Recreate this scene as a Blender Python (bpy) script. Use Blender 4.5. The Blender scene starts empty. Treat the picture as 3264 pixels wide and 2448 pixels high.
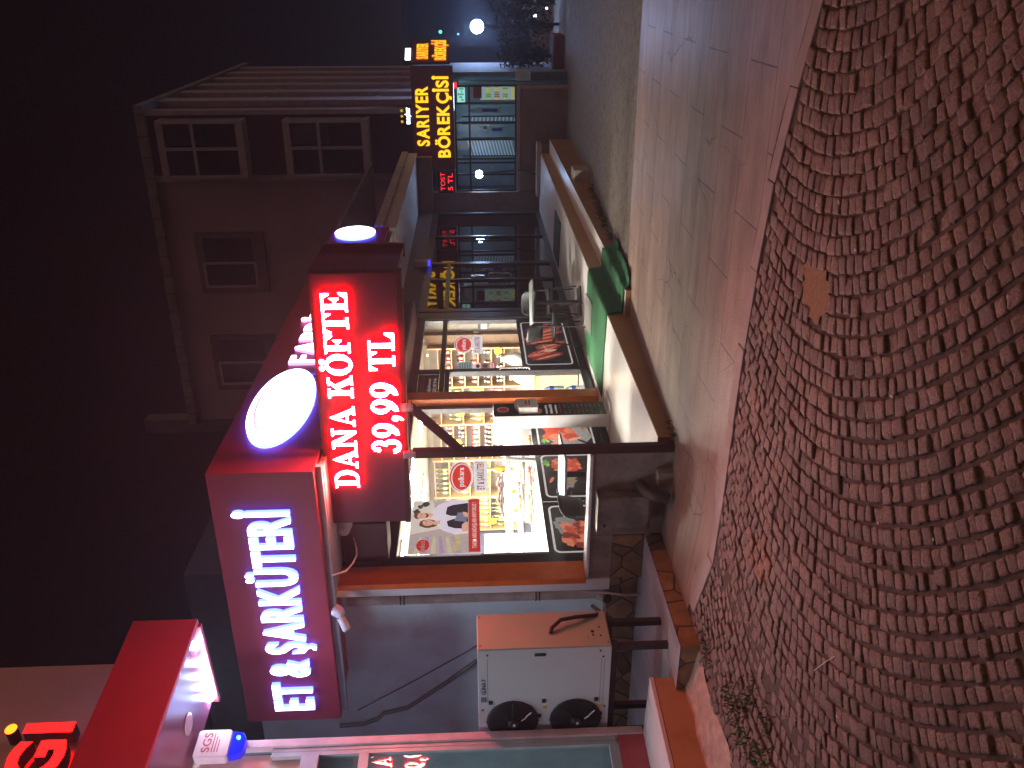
import bpy, bmesh, math, random
import numpy as np
from mathutils import Vector, Matrix

S = bpy.context.scene
COL = S.collection
random.seed(7)
R = math.radians

# ------------------------------------------------------------------ camera
cd = bpy.data.cameras.new('camera'); cam = bpy.data.objects.new('camera', cd); COL.objects.link(cam)
cd.sensor_fit = 'HORIZONTAL'; cd.sensor_width = 36.0; cd.lens = 36.0 * 2767.0 / 3264.0
cd.clip_start = 0.05; cd.clip_end = 600
def _cam():
    f, cu, cv = 2767., 1224., 1632.
    n = np.array([.021, 1., -(1517. - cv) / f]); n /= np.linalg.norm(n)
    yv = np.array([2525 - cu, 1490 - cv, f]); yv -= n * yv.dot(n); yv /= np.linalg.norm(yv)
    xv = np.cross(n, yv)
    if xv[0] < 0: xv = -xv
    W = np.array([xv, yv, -n])
    r, d, fw = W[:, 0], W[:, 1], W[:, 2]
    M = Matrix.Identity(4)
    for i in range(3):
        M[i][0] = d[i]; M[i][1] = r[i]; M[i][2] = -fw[i]     # the phone was held upright: the picture lies on its side
    M[2][3] = 1.70
    return M
cam.matrix_world = _cam(); S.camera = cam

# ------------------------------------------------------------------ night sky, faint town glow, exposure
W = bpy.data.worlds.new('World'); S.world = W; W.use_nodes = True
nt = W.node_tree; nt.nodes.clear()
out = nt.nodes.new('ShaderNodeOutputWorld'); add = nt.nodes.new('ShaderNodeAddShader')
b1 = nt.nodes.new('ShaderNodeBackground'); b2 = nt.nodes.new('ShaderNodeBackground')
sky = nt.nodes.new('ShaderNodeTexSky'); sky.sky_type = 'NISHITA'; sky.sun_disc = False
sky.sun_elevation = R(-12); sky.sun_rotation = R(200)
nt.links.new(sky.outputs[0], b1.inputs[0]); b1.inputs[1].default_value = 0.05
b2.inputs[0].default_value = (0.0010, 0.0004, 0.0007, 1); b2.inputs[1].default_value = 1.0
nt.links.new(b1.outputs[0], add.inputs[0]); nt.links.new(b2.outputs[0], add.inputs[1]); nt.links.new(add.outputs[0], out.inputs[0])
ld = bpy.data.lights.new('sun', 'SUN'); ld.energy = 0.58; ld.angle = R(75); ld.color = (1.0, 0.60, 0.42)
sun = bpy.data.objects.new('sun', ld); COL.objects.link(sun)
sun.rotation_euler = Vector((-.40, .02, -.91)).to_track_quat('-Z', 'Y').to_euler()
S.view_settings.view_transform = 'Standard'; S.view_settings.look = 'None'
S.view_settings.exposure = 0; S.view_settings.gamma = 1
S.cycles.max_bounces = 7; S.cycles.transparent_max_bounces = 12; S.cycles.sample_clamp_indirect = 4
S.cycles.use_denoising = True
S.cycles.caustics_reflective = False; S.cycles.caustics_refractive = False

# ------------------------------------------------------------------ materials
MATS = {}
def mat(name, col, rough=.6, metal=0., emit=0., ecol=None, vary=.15, scale=6., bump=0., bscale=40., stain=None, spec=.5, coat=0.):
    if name in MATS: return MATS[name]
    m = bpy.data.materials.new(name); m.use_nodes = True; t = m.node_tree; N = t.nodes; L = t.links
    p = N['Principled BSDF']; p.inputs['Roughness'].default_value = rough; p.inputs['Metallic'].default_value = metal
    p.inputs['Specular IOR Level'].default_value = spec; p.inputs['Coat Weight'].default_value = coat
    c = (*col, 1)
    if vary > 0:
        tc = N.new('ShaderNodeTexCoord'); n = N.new('ShaderNodeTexNoise'); n.inputs['Scale'].default_value = scale; n.inputs['Detail'].default_value = 6
        L.new(tc.outputs['Object'], n.inputs['Vector'])
        r = N.new('ShaderNodeValToRGB'); r.color_ramp.elements[0].position = .3; r.color_ramp.elements[1].position = .7
        r.color_ramp.elements[0].color = (*[x * (1 - vary) for x in col], 1); r.color_ramp.elements[1].color = (*[min(1, x * (1 + vary)) for x in col], 1)
        L.new(n.outputs['Fac'], r.inputs[0]); last = r.outputs[0]
        if stain:
            n2 = N.new('ShaderNodeTexNoise'); n2.inputs['Scale'].default_value = stain[1]; n2.inputs['Detail'].default_value = 8; n2.inputs['Roughness'].default_value = .7
            L.new(tc.outputs['Object'], n2.inputs['Vector'])
            r2 = N.new('ShaderNodeValToRGB'); r2.color_ramp.elements[0].position = .48; r2.color_ramp.elements[1].position = .68
            L.new(n2.outputs['Fac'], r2.inputs[0])
            mx = N.new('ShaderNodeMixRGB'); mx.inputs[2].default_value = (*stain[0], 1); L.new(r2.outputs[0], mx.inputs[0]); L.new(last, mx.inputs[1]); last = mx.outputs[0]
        L.new(last, p.inputs['Base Color'])
        if bump > 0:
            n3 = N.new('ShaderNodeTexNoise'); n3.inputs['Scale'].default_value = bscale; n3.inputs['Detail'].default_value = 5
            L.new(tc.outputs['Object'], n3.inputs['Vector'])
            bp = N.new('ShaderNodeBump'); bp.inputs['Strength'].default_value = bump; bp.inputs['Distance'].default_value = .01
            L.new(n3.outputs['Fac'], bp.inputs['Height']); L.new(bp.outputs[0], p.inputs['Normal'])
    else:
        p.inputs['Base Color'].default_value = c
    if emit > 0:
        p.inputs['Emission Color'].default_value = (*(ecol or col), 1); p.inputs['Emission Strength'].default_value = emit
    MATS[name] = m; return m

def glow(name, col, strength):
    if name in MATS: return MATS[name]
    m = bpy.data.materials.new(name); m.use_nodes = True; t = m.node_tree; t.nodes.clear()
    o = t.nodes.new('ShaderNodeOutputMaterial'); e = t.nodes.new('ShaderNodeEmission'); e.inputs[0].default_value = (*col, 1); e.inputs[1].default_value = strength
    t.links.new(e.outputs[0], o.inputs[0]); MATS[name] = m; return m

def glassmat(name, tint=(1, 1, 1), ior=1.45, rough=.0, mul=1.0):
    if name in MATS: return MATS[name]
    m = bpy.data.materials.new(name); m.use_nodes = True; t = m.node_tree; t.nodes.clear(); N = t.nodes; L = t.links
    o = N.new('ShaderNodeOutputMaterial'); mx = N.new('ShaderNodeMixShader'); tr = N.new('ShaderNodeBsdfTransparent'); gl = N.new('ShaderNodeBsdfGlossy'); fr = N.new('ShaderNodeFresnel')
    tr.inputs[0].default_value = (*tint, 1); gl.inputs['Roughness'].default_value = rough; fr.inputs[0].default_value = ior
    ma = N.new('ShaderNodeMath'); ma.operation = 'MULTIPLY'; ma.inputs[1].default_value = mul; ma.use_clamp = True
    L.new(fr.outputs[0], ma.inputs[0]); L.new(ma.outputs[0], mx.inputs[0]); L.new(tr.outputs[0], mx.inputs[1]); L.new(gl.outputs[0], mx.inputs[2]); L.new(mx.outputs[0], o.inputs[0])
    MATS[name] = m; return m

def grid_mat(name, base, dot, scale, rough=.5):
    """LED module face: a fine square grid of diodes"""
    m = bpy.data.materials.new(name); m.use_nodes = True; t = m.node_tree; N = t.nodes; L = t.links; p = N['Principled BSDF']
    tc = N.new('ShaderNodeTexCoord'); v = N.new('ShaderNodeTexVoronoi'); v.inputs['Scale'].default_value = scale; v.inputs['Randomness'].default_value = .12
    L.new(tc.outputs['Object'], v.inputs['Vector'])
    r = N.new('ShaderNodeValToRGB'); r.color_ramp.elements[0].position = .25; r.color_ramp.elements[1].position = .45
    r.color_ramp.elements[0].color = (*dot, 1); r.color_ramp.elements[1].color = (*base, 1)
    L.new(v.outputs['Distance'], r.inputs[0]); L.new(r.outputs[0], p.inputs['Base Color']); p.inputs['Roughness'].default_value = rough
    b = N.new('ShaderNodeBump'); b.inputs['Strength'].default_value = .6; b.inputs['Distance'].default_value = .004; L.new(v.outputs['Distance'], b.inputs['Height']); L.new(b.outputs[0], p.inputs['Normal'])
    MATS[name] = m; return m

def tile_mat(name, col, joint, bw, bh, off=.5, mortar=.006, rough=.5, vary=.12, bump=.3, swap=False, band=None, stain=(.5, .5, .5), staink=.25, nscale=3.):
    """slabs or tiles laid in courses (object coordinates are metres)"""
    m = bpy.data.materials.new(name); m.use_nodes = True; t = m.node_tree; N = t.nodes; L = t.links; p = N['Principled BSDF']
    tc = N.new('ShaderNodeTexCoord'); mp = N.new('ShaderNodeMapping'); L.new(tc.outputs['Object'], mp.inputs['Vector'])
    if swap: mp.inputs['Rotation'].default_value = (0, 0, R(90))
    br = N.new('ShaderNodeTexBrick'); br.offset = off; br.inputs['Scale'].default_value = 1; br.inputs['Brick Width'].default_value = bw; br.inputs['Row Height'].default_value = bh
    br.inputs['Mortar Size'].default_value = mortar; br.inputs['Mortar Smooth'].default_value = .3
    br.inputs['Color1'].default_value = (*[c * (1 - vary) for c in col], 1); br.inputs['Color2'].default_value = (*[c * (1 + vary) for c in col], 1); br.inputs['Mortar'].default_value = (*joint, 1)
    L.new(mp.outputs[0], br.inputs['Vector'])
    n = N.new('ShaderNodeTexNoise'); n.inputs['Scale'].default_value = nscale; n.inputs['Detail'].default_value = 9; n.inputs['Roughness'].default_value = .65; L.new(tc.outputs['Object'], n.inputs['Vector'])
    r = N.new('ShaderNodeValToRGB'); r.color_ramp.elements[0].position = .35; r.color_ramp.elements[1].position = .72
    r.color_ramp.elements[0].color = (0, 0, 0, 1); r.color_ramp.elements[1].color = (staink, staink, staink, 1); L.new(n.outputs['Fac'], r.inputs[0])
    mx = N.new('ShaderNodeMixRGB'); L.new(r.outputs[0], mx.inputs[0]); L.new(br.outputs['Color'], mx.inputs[1])
    mx.inputs[2].default_value = (*stain, 1); last = mx.outputs[0]
    if band:   # strips of another tone across the walk
        sx = N.new('ShaderNodeSeparateXYZ'); L.new(tc.outputs['Object'], sx.inputs[0])
        n5 = N.new('ShaderNodeTexNoise'); n5.inputs['Scale'].default_value = 2.; L.new(tc.outputs['Object'], n5.inputs['Vector'])
        ma = N.new('ShaderNodeMath'); ma.operation = 'MULTIPLY_ADD'; ma.inputs[1].default_value = .25; L.new(n5.outputs['Fac'], ma.inputs[0]); L.new(sx.outputs['Y'], ma.inputs[2])
        mr = N.new('ShaderNodeMapRange'); mr.inputs['From Min'].default_value = 0; mr.inputs['From Max'].default_value = 20; L.new(ma.outputs[0], mr.inputs[0])
        cr = N.new('ShaderNodeValToRGB'); cr.color_ramp.interpolation = 'LINEAR'
        e = cr.color_ramp.elements; e[0].position = 0; e[0].color = (*band[0][1], 1); e[1].position = 1; e[1].color = (*band[-1][1], 1)
        for y, c in band[1:-1]:
            k = e.new(y / 20.); k.color = (*c, 1)
        L.new(mr.outputs[0], cr.inputs[0])
        m2 = N.new('ShaderNodeMixRGB'); m2.blend_type = 'MULTIPLY'; m2.inputs[0].default_value = 1; L.new(last, m2.inputs[1]); L.new(cr.outputs[0], m2.inputs[2]); last = m2.outputs[0]
    if band:
        vc = N.new('ShaderNodeTexVoronoi'); vc.feature = 'DISTANCE_TO_EDGE'; vc.inputs['Scale'].default_value = 1.05; nw = N.new('ShaderNodeTexNoise'); nw.inputs['Scale'].default_value = 3; nw.inputs['Detail'].default_value = 6
        L.new(tc.outputs['Object'], nw.inputs['Vector']); vm = N.new('ShaderNodeVectorMath'); vm.operation = 'MULTIPLY_ADD'; vm.inputs[1].default_value = (.25, .25, .25); L.new(nw.outputs['Color'], vm.inputs[0]); L.new(tc.outputs['Object'], vm.inputs[2]); L.new(vm.outputs[0], vc.inputs['Vector'])
        rcx = N.new('ShaderNodeValToRGB'); rcx.color_ramp.elements[0].position = .002; rcx.color_ramp.elements[0].color = (1, 1, 1, 1); rcx.color_ramp.elements[1].position = .007; rcx.color_ramp.elements[1].color = (0, 0, 0, 1); L.new(vc.outputs['Distance'], rcx.inputs[0])
        nm = N.new('ShaderNodeTexNoise'); nm.inputs['Scale'].default_value = .9; L.new(tc.outputs['Object'], nm.inputs['Vector']); rm = N.new('ShaderNodeValToRGB'); rm.color_ramp.elements[0].position = .48; rm.color_ramp.elements[1].position = .58; L.new(nm.outputs['Fac'], rm.inputs[0])
        mu = N.new('ShaderNodeMath'); mu.operation = 'MULTIPLY'; L.new(rcx.outputs[0], mu.inputs[0]); L.new(rm.outputs[0], mu.inputs[1])
        mk = N.new('ShaderNodeMixRGB'); mk.inputs[2].default_value = (.03, .022, .018, 1); L.new(mu.outputs[0], mk.inputs[0]); L.new(last, mk.inputs[1]); last = mk.outputs[0]
        ns_ = N.new('ShaderNodeTexNoise'); ns_.inputs['Scale'].default_value = 1.; ns_.inputs['Detail'].default_value = 9; ns_.inputs['Roughness'].default_value = .75; mp2 = N.new('ShaderNodeMapping'); mp2.inputs['Scale'].default_value = (1.2, 4.5, 1); L.new(tc.outputs['Object'], mp2.inputs['Vector']); L.new(mp2.outputs[0], ns_.inputs['Vector'])
        rs = N.new('ShaderNodeValToRGB'); rs.color_ramp.elements[0].position = .34; rs.color_ramp.elements[0].color = (.58, .56, .54, 1); rs.color_ramp.elements[1].position = .68; rs.color_ramp.elements[1].color = (1.22, 1.2, 1.18, 1); L.new(ns_.outputs['Fac'], rs.inputs[0])
        ms_ = N.new('ShaderNodeMixRGB'); ms_.blend_type = 'MULTIPLY'; ms_.inputs[0].default_value = 1; L.new(last, ms_.inputs[1]); L.new(rs.outputs[0], ms_.inputs[2]); last = ms_.outputs[0]
    L.new(last, p.inputs['Base Color']); p.inputs['Roughness'].default_value = rough
    n4 = N.new('ShaderNodeTexNoise'); n4.inputs['Scale'].default_value = 60; n4.inputs['Detail'].default_value = 6; L.new(tc.outputs['Object'], n4.inputs['Vector'])
    ad = N.new('ShaderNodeMath'); ad.operation = 'MULTIPLY_ADD'; ad.inputs[1].default_value = -1.5; L.new(br.outputs['Fac'], ad.inputs[0]); L.new(n4.outputs['Fac'], ad.inputs[2])
    b = N.new('ShaderNodeBump'); b.inputs['Strength'].default_value = bump; b.inputs['Distance'].default_value = .008; L.new(ad.outputs[0], b.inputs['Height']); L.new(b.outputs[0], p.inputs['Normal'])
    MATS[name] = m; return m

# ------------------------------------------------------------------ mesh builder
X_, Y_, Z_ = Vector((1, 0, 0)), Vector((0, 1, 0)), Vector((0, 0, 1))
class F:                                    # a flat face in space: s to the right, t up, d out of it
    def __init__(s, o, r=X_, u=Z_): s.o = Vector(o); s.r = Vector(r).normalized(); s.u = Vector(u).normalized(); s.n = s.r.cross(s.u)
    def __call__(s, a, b, d=0.): return s.o + s.r * a + s.u * b + s.n * d
def FS(x, y, z): return F((x, y, z), X_, Z_)     # faces the viewer (-Y)
def FE(x, y, z): return F((x, y, z), Y_, Z_)     # faces the passage (+X)
def FU(x, y, z): return F((x, y, z), X_, Y_)     # lies flat, faces up

class B:
    def __init__(s): s.v = []; s.f = []; s.m = []; s.sm = []; s.mats = []
    def mi(s, m):
        if m not in s.mats: s.mats.append(m)
        return s.mats.index(m)
    def add(s, vs, fs, m, smooth=False):
        k = len(s.v); s.v += [Vector(v) for v in vs]; i = s.mi(m)
        for f in fs: s.f.append([k + q for q in f]); s.m.append(i); s.sm.append(smooth)
        return s
    def box(s, x0, x1, y0, y1, z0, z1, m, M=None):
        vs = [Vector((x, y, z)) for z in (z0, z1) for x, y in ((x0, y0), (x1, y0), (x1, y1), (x0, y1))]
        if M: vs = [M @ v for v in vs]
        return s.add(vs, [(3, 2, 1, 0), (4, 5, 6, 7), (0, 1, 5, 4), (1, 2, 6, 5), (2, 3, 7, 6), (3, 0, 4, 7)], m)
    def poly(s, fr, pts, m, d=0.): return s.add([fr(a, b, d) for a, b in pts], [tuple(range(len(pts)))], m)
    def rect(s, fr, a0, a1, b0, b1, m, d=0.): return s.poly(fr, [(a0, b0), (a1, b0), (a1, b1), (a0, b1)], m, d)
    def prism(s, fr, pts, d0, d1, m, side=None, back=True):
        n = len(pts); ar = sum(pts[i][0] * pts[(i + 1) % n][1] - pts[(i + 1) % n][0] * pts[i][1] for i in range(n))
        if ar < 0: pts = pts[::-1]
        s.add([fr(a, b, d1) for a, b in pts], [tuple(range(n))], m)
        if back: s.add([fr(a, b, d0) for a, b in pts], [tuple(range(n))[::-1]], side or m)
        s.add([fr(a, b, d) for d in (d0, d1) for a, b in pts], [(i, (i + 1) % n, n + (i + 1) % n, n + i) for i in range(n)], side or m)
        return s
    def slab(s, fr, a0, a1, b0, b1, d0, d1, m, side=None): return s.prism(fr, [(a0, b0), (a1, b0), (a1, b1), (a0, b1)], d0, d1, m, side)
    def tube(s, path, r, m, n=8, closed=False):
        P = [Vector(p) for p in path]; k = len(P); vs = []; rr = r if isinstance(r, (list, tuple)) else [r] * k
        up = None
        for i, p in enumerate(P):
            t = (P[(i + 1) % k] - P[i - 1]) if closed else (P[min(i + 1, k - 1)] - P[max(i - 1, 0)])
            t.normalize()
            if up is None: up = t.orthogonal().normalized()
            up = (up - t * up.dot(t)).normalized() if (up - t * up.dot(t)).length > 1e-4 else t.orthogonal().normalized()
            w = t.cross(up)
            vs += [p + (up * math.cos(2 * math.pi * j / n) + w * math.sin(2 * math.pi * j / n)) * rr[i] for j in range(n)]
        fs = [(i * n + j, i * n + (j + 1) % n, ((i + 1) % k) * n + (j + 1) % n, ((i + 1) % k) * n + j) for i in range(k if closed else k - 1) for j in range(n)]
        s.add(vs, fs, m, True)
        if not closed:
            s.add(vs[:n], [tuple(range(n))[::-1]], m); s.add(vs[-n:], [tuple(range(n))], m)
        return s
    def lathe(s, prof, o, m, n=14, ax=None):
        o = Vector(o); Q = (ax or Z_).to_track_quat('Z', 'Y') if ax else None; vs = []
        for r, z in prof:
            for j in range(n):
                p = Vector((r * math.cos(2 * math.pi * j / n), r * math.sin(2 * math.pi * j / n), z)); vs.append(o + (Q @ p if Q else p))
        k = len(prof)
        s.add(vs, [(i * n + j, i * n + (j + 1) % n, (i + 1) * n + (j + 1) % n, (i + 1) * n + j) for i in range(k - 1) for j in range(n)], m, True)
        s.add(vs[:n], [tuple(range(n))[::-1]], m); s.add(vs[-n:], [tuple(range(n))], m); return s
    def text(s, body, fr, w, h, m, d0=0., d1=.001, side=None, bold=0., a=0., b=0., mirror=False):
        """letters fitted in a box w wide whose capitals are h high, lower left corner of the base line at (a, b)"""
        vs, fs, nz = text_mesh(body, bold)
        xs = [v[0] for v in vs]; x0 = min(xs); sx = w / (max(xs) - x0); sy = h / CAP
        pts = [fr(a + (v[0] - x0) * sx, b + v[1] * sy, d1 if v[2] > 0 else d0) for v in vs]
        k = len(s.v); s.v += pts; i1 = s.mi(m); i2 = s.mi(side or m)
        for f, z in zip(fs, nz):
            if z < -.5: continue
            s.f.append([k + q for q in f]); s.m.append(i1 if z > .5 else i2); s.sm.append(False)
        return s
    def make(s, name, parent=None, bevel=0., kind=None, label=None, cat=None, group=None, fn=None):
        me = bpy.data.meshes.new(name); off = parent_origin(parent)
        vs = [fn(v) for v in s.v] if fn else s.v
        me.from_pydata([tuple(v - off) for v in vs], [], s.f)
        for mm in s.mats: me.materials.append(mm)
        me.polygons.foreach_set('material_index', s.m); me.polygons.foreach_set('use_smooth', s.sm)
        if bevel > 0:
            bm = bmesh.new(); bm.from_mesh(me); bmesh.ops.remove_doubles(bm, verts=bm.verts, dist=1e-5)
            es = [e for e in bm.edges if len(e.link_faces) == 2 and e.calc_face_angle(0) > .6]
            bmesh.ops.bevel(bm, geom=es, offset=bevel, segments=2, profile=.6, affect='EDGES', clamp_overlap=True)
            bm.to_mesh(me); bm.free()
        me.update()
        o = bpy.data.objects.new(name, me); COL.objects.link(o)
        if parent: o.parent = parent
        tag(o, label, cat, group, kind); return o
def parent_origin(p):
    v = Vector((0, 0, 0))
    while p is not None: v = v + p.location; p = p.parent
    return v
def tag(o, label=None, cat=None, group=None, kind=None):
    if label: o['label'] = label
    if cat: o['category'] = cat
    if group: o['group'] = group
    if kind: o['kind'] = kind
    return o
def thing(name, label, cat, loc=(0, 0, 0), group=None):
    o = bpy.data.objects.new(name, None); COL.objects.link(o); o.location = loc; o.empty_display_size = .1
    return tag(o, label, cat, group)
def copy_tree(o, loc=None, rz=None, label=None, group=None, parent=None):
    c = o.copy(); COL.objects.link(c)
    if parent: c.parent = parent
    if loc is not None: c.location = loc
    if rz is not None: c.rotation_euler = (0, 0, rz)
    if label: c['label'] = label
    if group: c['group'] = group
    for ch in o.children: copy_tree(ch, parent=c)
    return c

_TX = {}
def _glyph(ch, bold):
    key = (ch, bold)
    if key not in _TX:
        cu = bpy.data.curves.new('t', 'FONT'); cu.body = ch; cu.size = 1; cu.offset = bold; cu.extrude = .5; cu.resolution_u = 4
        ob = bpy.data.objects.new('t', cu); COL.objects.link(ob)
        dg = bpy.context.evaluated_depsgraph_get(); me = bpy.data.meshes.new_from_object(ob.evaluated_get(dg))
        _TX[key] = ([tuple(v.co) for v in me.vertices], [tuple(p.vertices) for p in me.polygons], [p.normal.z for p in me.polygons])
        bpy.data.objects.remove(ob); bpy.data.curves.remove(cu); bpy.data.meshes.remove(me)
    return _TX[key]
def _extr(pts):
    n = len(pts)
    return ([(x, y, z) for z in (-.5, .5) for x, y in pts], [tuple(range(n, 2 * n))] + [(i, (i + 1) % n, n + (i + 1) % n, n + i) for i in range(n)], [1.] + [0.] * n)
def text_mesh(body, bold, gap=.075):
    V, Fc, N, x = [], [], [], 0.
    def put(g, dx):
        k = len(V); V.extend((p[0] + dx, p[1], p[2]) for p in g[0]); Fc.extend(tuple(k + q for q in f) for f in g[1]); N.extend(g[2])
    for ch in body:
        if ch == ' ': x += .26; continue
        base = {'İ': 'I', 'Ş': 'S', 'ş': 's'}.get(ch, ch)
        g = _glyph(base, bold); a = min(p[0] for p in g[0]); b = max(p[0] for p in g[0]); dx = x - a
        put(g, dx); c = (a + b) / 2 + dx
        if ch == 'İ':
            q = .085 + bold; put(_extr([(c + q * math.cos(t * math.pi / 6), .83 + q * math.sin(t * math.pi / 6)) for t in range(12)]), 0)
        if base != ch and base in 'Ss': put(_extr([(c - .05, -.02), (c + .05, -.02), (c + .09, -.12), (c + .02, -.2), (c - .1, -.2), (c - .08, -.14), (c, -.12)]), 0)
        x += b - a + gap
    return V, Fc, N
CAP = 1.; CAP = max(v[1] for v in text_mesh('H', 0.)[0])

def ell(cx, cy, rx, ry, n=28, a0=0., a1=360.): 
    full = abs(a1 - a0) >= 360; k = n if full else n + 1
    return [(cx + rx * math.cos(R(a0 + (a1 - a0) * i / n)), cy + ry * math.sin(R(a0 + (a1 - a0) * i / n))) for i in range(k)]
def rrect(a0, a1, b0, b1, r, n=5):
    P = []
    for cx, cy, s in ((a1 - r, b1 - r, 0), (a0 + r, b1 - r, 90), (a0 + r, b0 + r, 180), (a1 - r, b0 + r, 270)):
        P += [(cx + r * math.cos(R(s + 90 * i / n)), cy + r * math.sin(R(s + 90 * i / n))) for i in range(n + 1)]
    return P
def blob(cx, cy, rx, ry, seed, n=14, j=.25, rot=0.):
    g = random.Random(seed); P = []
    for i in range(n):
        a = 2 * math.pi * i / n; k = 1 + j * (g.random() - .5) * 2; x, y = rx * k * math.cos(a), ry * k * math.sin(a)
        P.append((cx + x * math.cos(rot) - y * math.sin(rot), cy + x * math.sin(rot) + y * math.cos(rot)))
    return P
def ring(bd, fr, outer, inner, m, d):
    n = len(outer); bd.add([fr(a, b, d) for a, b in outer + inner], [(i, (i + 1) % n, n + (i + 1) % n, n + i) for i in range(n)], m)
# ------------------------------------------------------------------ ground, paving, steps
def sstep(a, b, x): t = min(1, max(0, (x - a) / (b - a))); return t * t * (3 - 2 * t)
def gz(x, y):
    z = -.044 * min(9, max(0, y - 6.5)) - .02 * min(40, max(0, y - 15.5))
    return z + .055 * sstep(-3.7, -4.4, x) * (1 - sstep(6.3, 7.5, y))
def sheet(name, xs, ys, m, dz, fx=None):
    b = B(); n = len(xs); vs = [(x, y, gz(x, y) + dz) for y in ys for x in xs]
    b.add(vs, [(j * n + i, j * n + i + 1, (j + 1) * n + i + 1, (j + 1) * n + i) for j in range(len(ys) - 1) for i in range(n - 1)], m, True)
    return b.make(name, kind='structure')
def lin(a, b, n): return [a + (b - a) * i / n for i in range(n + 1)]
mSoil = mat('joint_soil', (.070, .042, .031), .95, vary=.35, scale=30, bump=.5)
sheet('ground', [-400, -60, -20] + lin(-8, 8, 32) + [20, 60, 400], [-400, -60, -12] + lin(-6, 24, 60) + [40, 60, 400], mSoil, -.009)
mPave = tile_mat('pavement_slabs', (.275, .195, .150), (.05, .035, .027), .92, .50, mortar=.006, rough=.50, vary=.03, bump=.45, stain=(.34, .29, .24), staink=.45,
                 band=[(0, (1, 1, 1)), (5.5, (1, .93, .90)), (5.85, (.80, .80, .74)), (7.0, (.78, .79, .73)), (7.6, (1., .92, .9)), (8.9, (1, .9, .88)), (20, (1, .9, .86))])
KB = [(2.2, 3.2), (.9, 3.95), (-.17, 4.50), (-.86, 4.76), (-1.39, 4.89), (-2.33, 4.99), (-3.1, 5.02), (-3.86, 5.07), (-4.30, 5.16), (-4.56, 5.30)]
def kerb_y(x):
    for (xa, ya), (xb, yb) in zip(KB, KB[1:]):
        if xb <= x <= xa: return ya + (yb - ya) * (x - xa) / (xb - xa)
    return 5.3 if x < -4 else 3.2 - (x - 2.2) * .6
def pave(name, x0, x1, nx, y0, y1, ny, m, dz):
    b = B(); vs = []
    for j in range(ny + 1):
        for i in range(nx + 1):
            x = x0 + (x1 - x0) * i / nx; ya = y0(x) if callable(y0) else y0; y = ya + (y1 - ya) * j / ny; vs.append((x, y, gz(x, y) + dz))
    n = nx + 1; b.add(vs, [(j * n + i, j * n + i + 1, (j + 1) * n + i + 1, (j + 1) * n + i) for j in range(ny) for i in range(nx)], m, True)
    return b.make(name, kind='structure')
pave('pavement', -4.6, 9, 60, lambda x: kerb_y(x) + .137, 10.0, 34, mPave, 0.)
mAsph = mat('coarse_asphalt', (.155, .12, .085), .8, vary=.45, scale=26, bump=1.0, bscale=34, stain=((.05, .04, .03), 7))
pave('asphalt_lane', -5.6, 14, 40, 10.0, 55, 40, mAsph, -.004)
# row of kerb stones between the cobbles and the slabs
mKerb = mat('kerb_stone', (.29, .205, .18), .7, vary=.12, scale=9, bump=.25, bscale=70, stain=((.24, .19, .17), 5))
b = B(); x = 2.2
while x > -4.2:
    x2 = x - random.uniform(.52, .60); P = []
    for q in (x - .0015, x2 + .0015):
        y = kerb_y(q); P += [(q, y), (q, y + .125)]
    zt = .008 + random.uniform(-.003, .003)
    vs = [(q[0], q[1], gz(*q) + z) for z in (-.06, zt) for q in (P[0], P[2], P[3], P[1])]
    b.add(vs, [(7, 6, 5, 4), (0, 1, 5, 4)[::-1], (1, 2, 6, 5)[::-1], (2, 3, 7, 6)[::-1], (3, 0, 4, 7)[::-1]], mKerb); x = x2
b.make('kerb_strip', kind='structure', bevel=.008)
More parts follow.
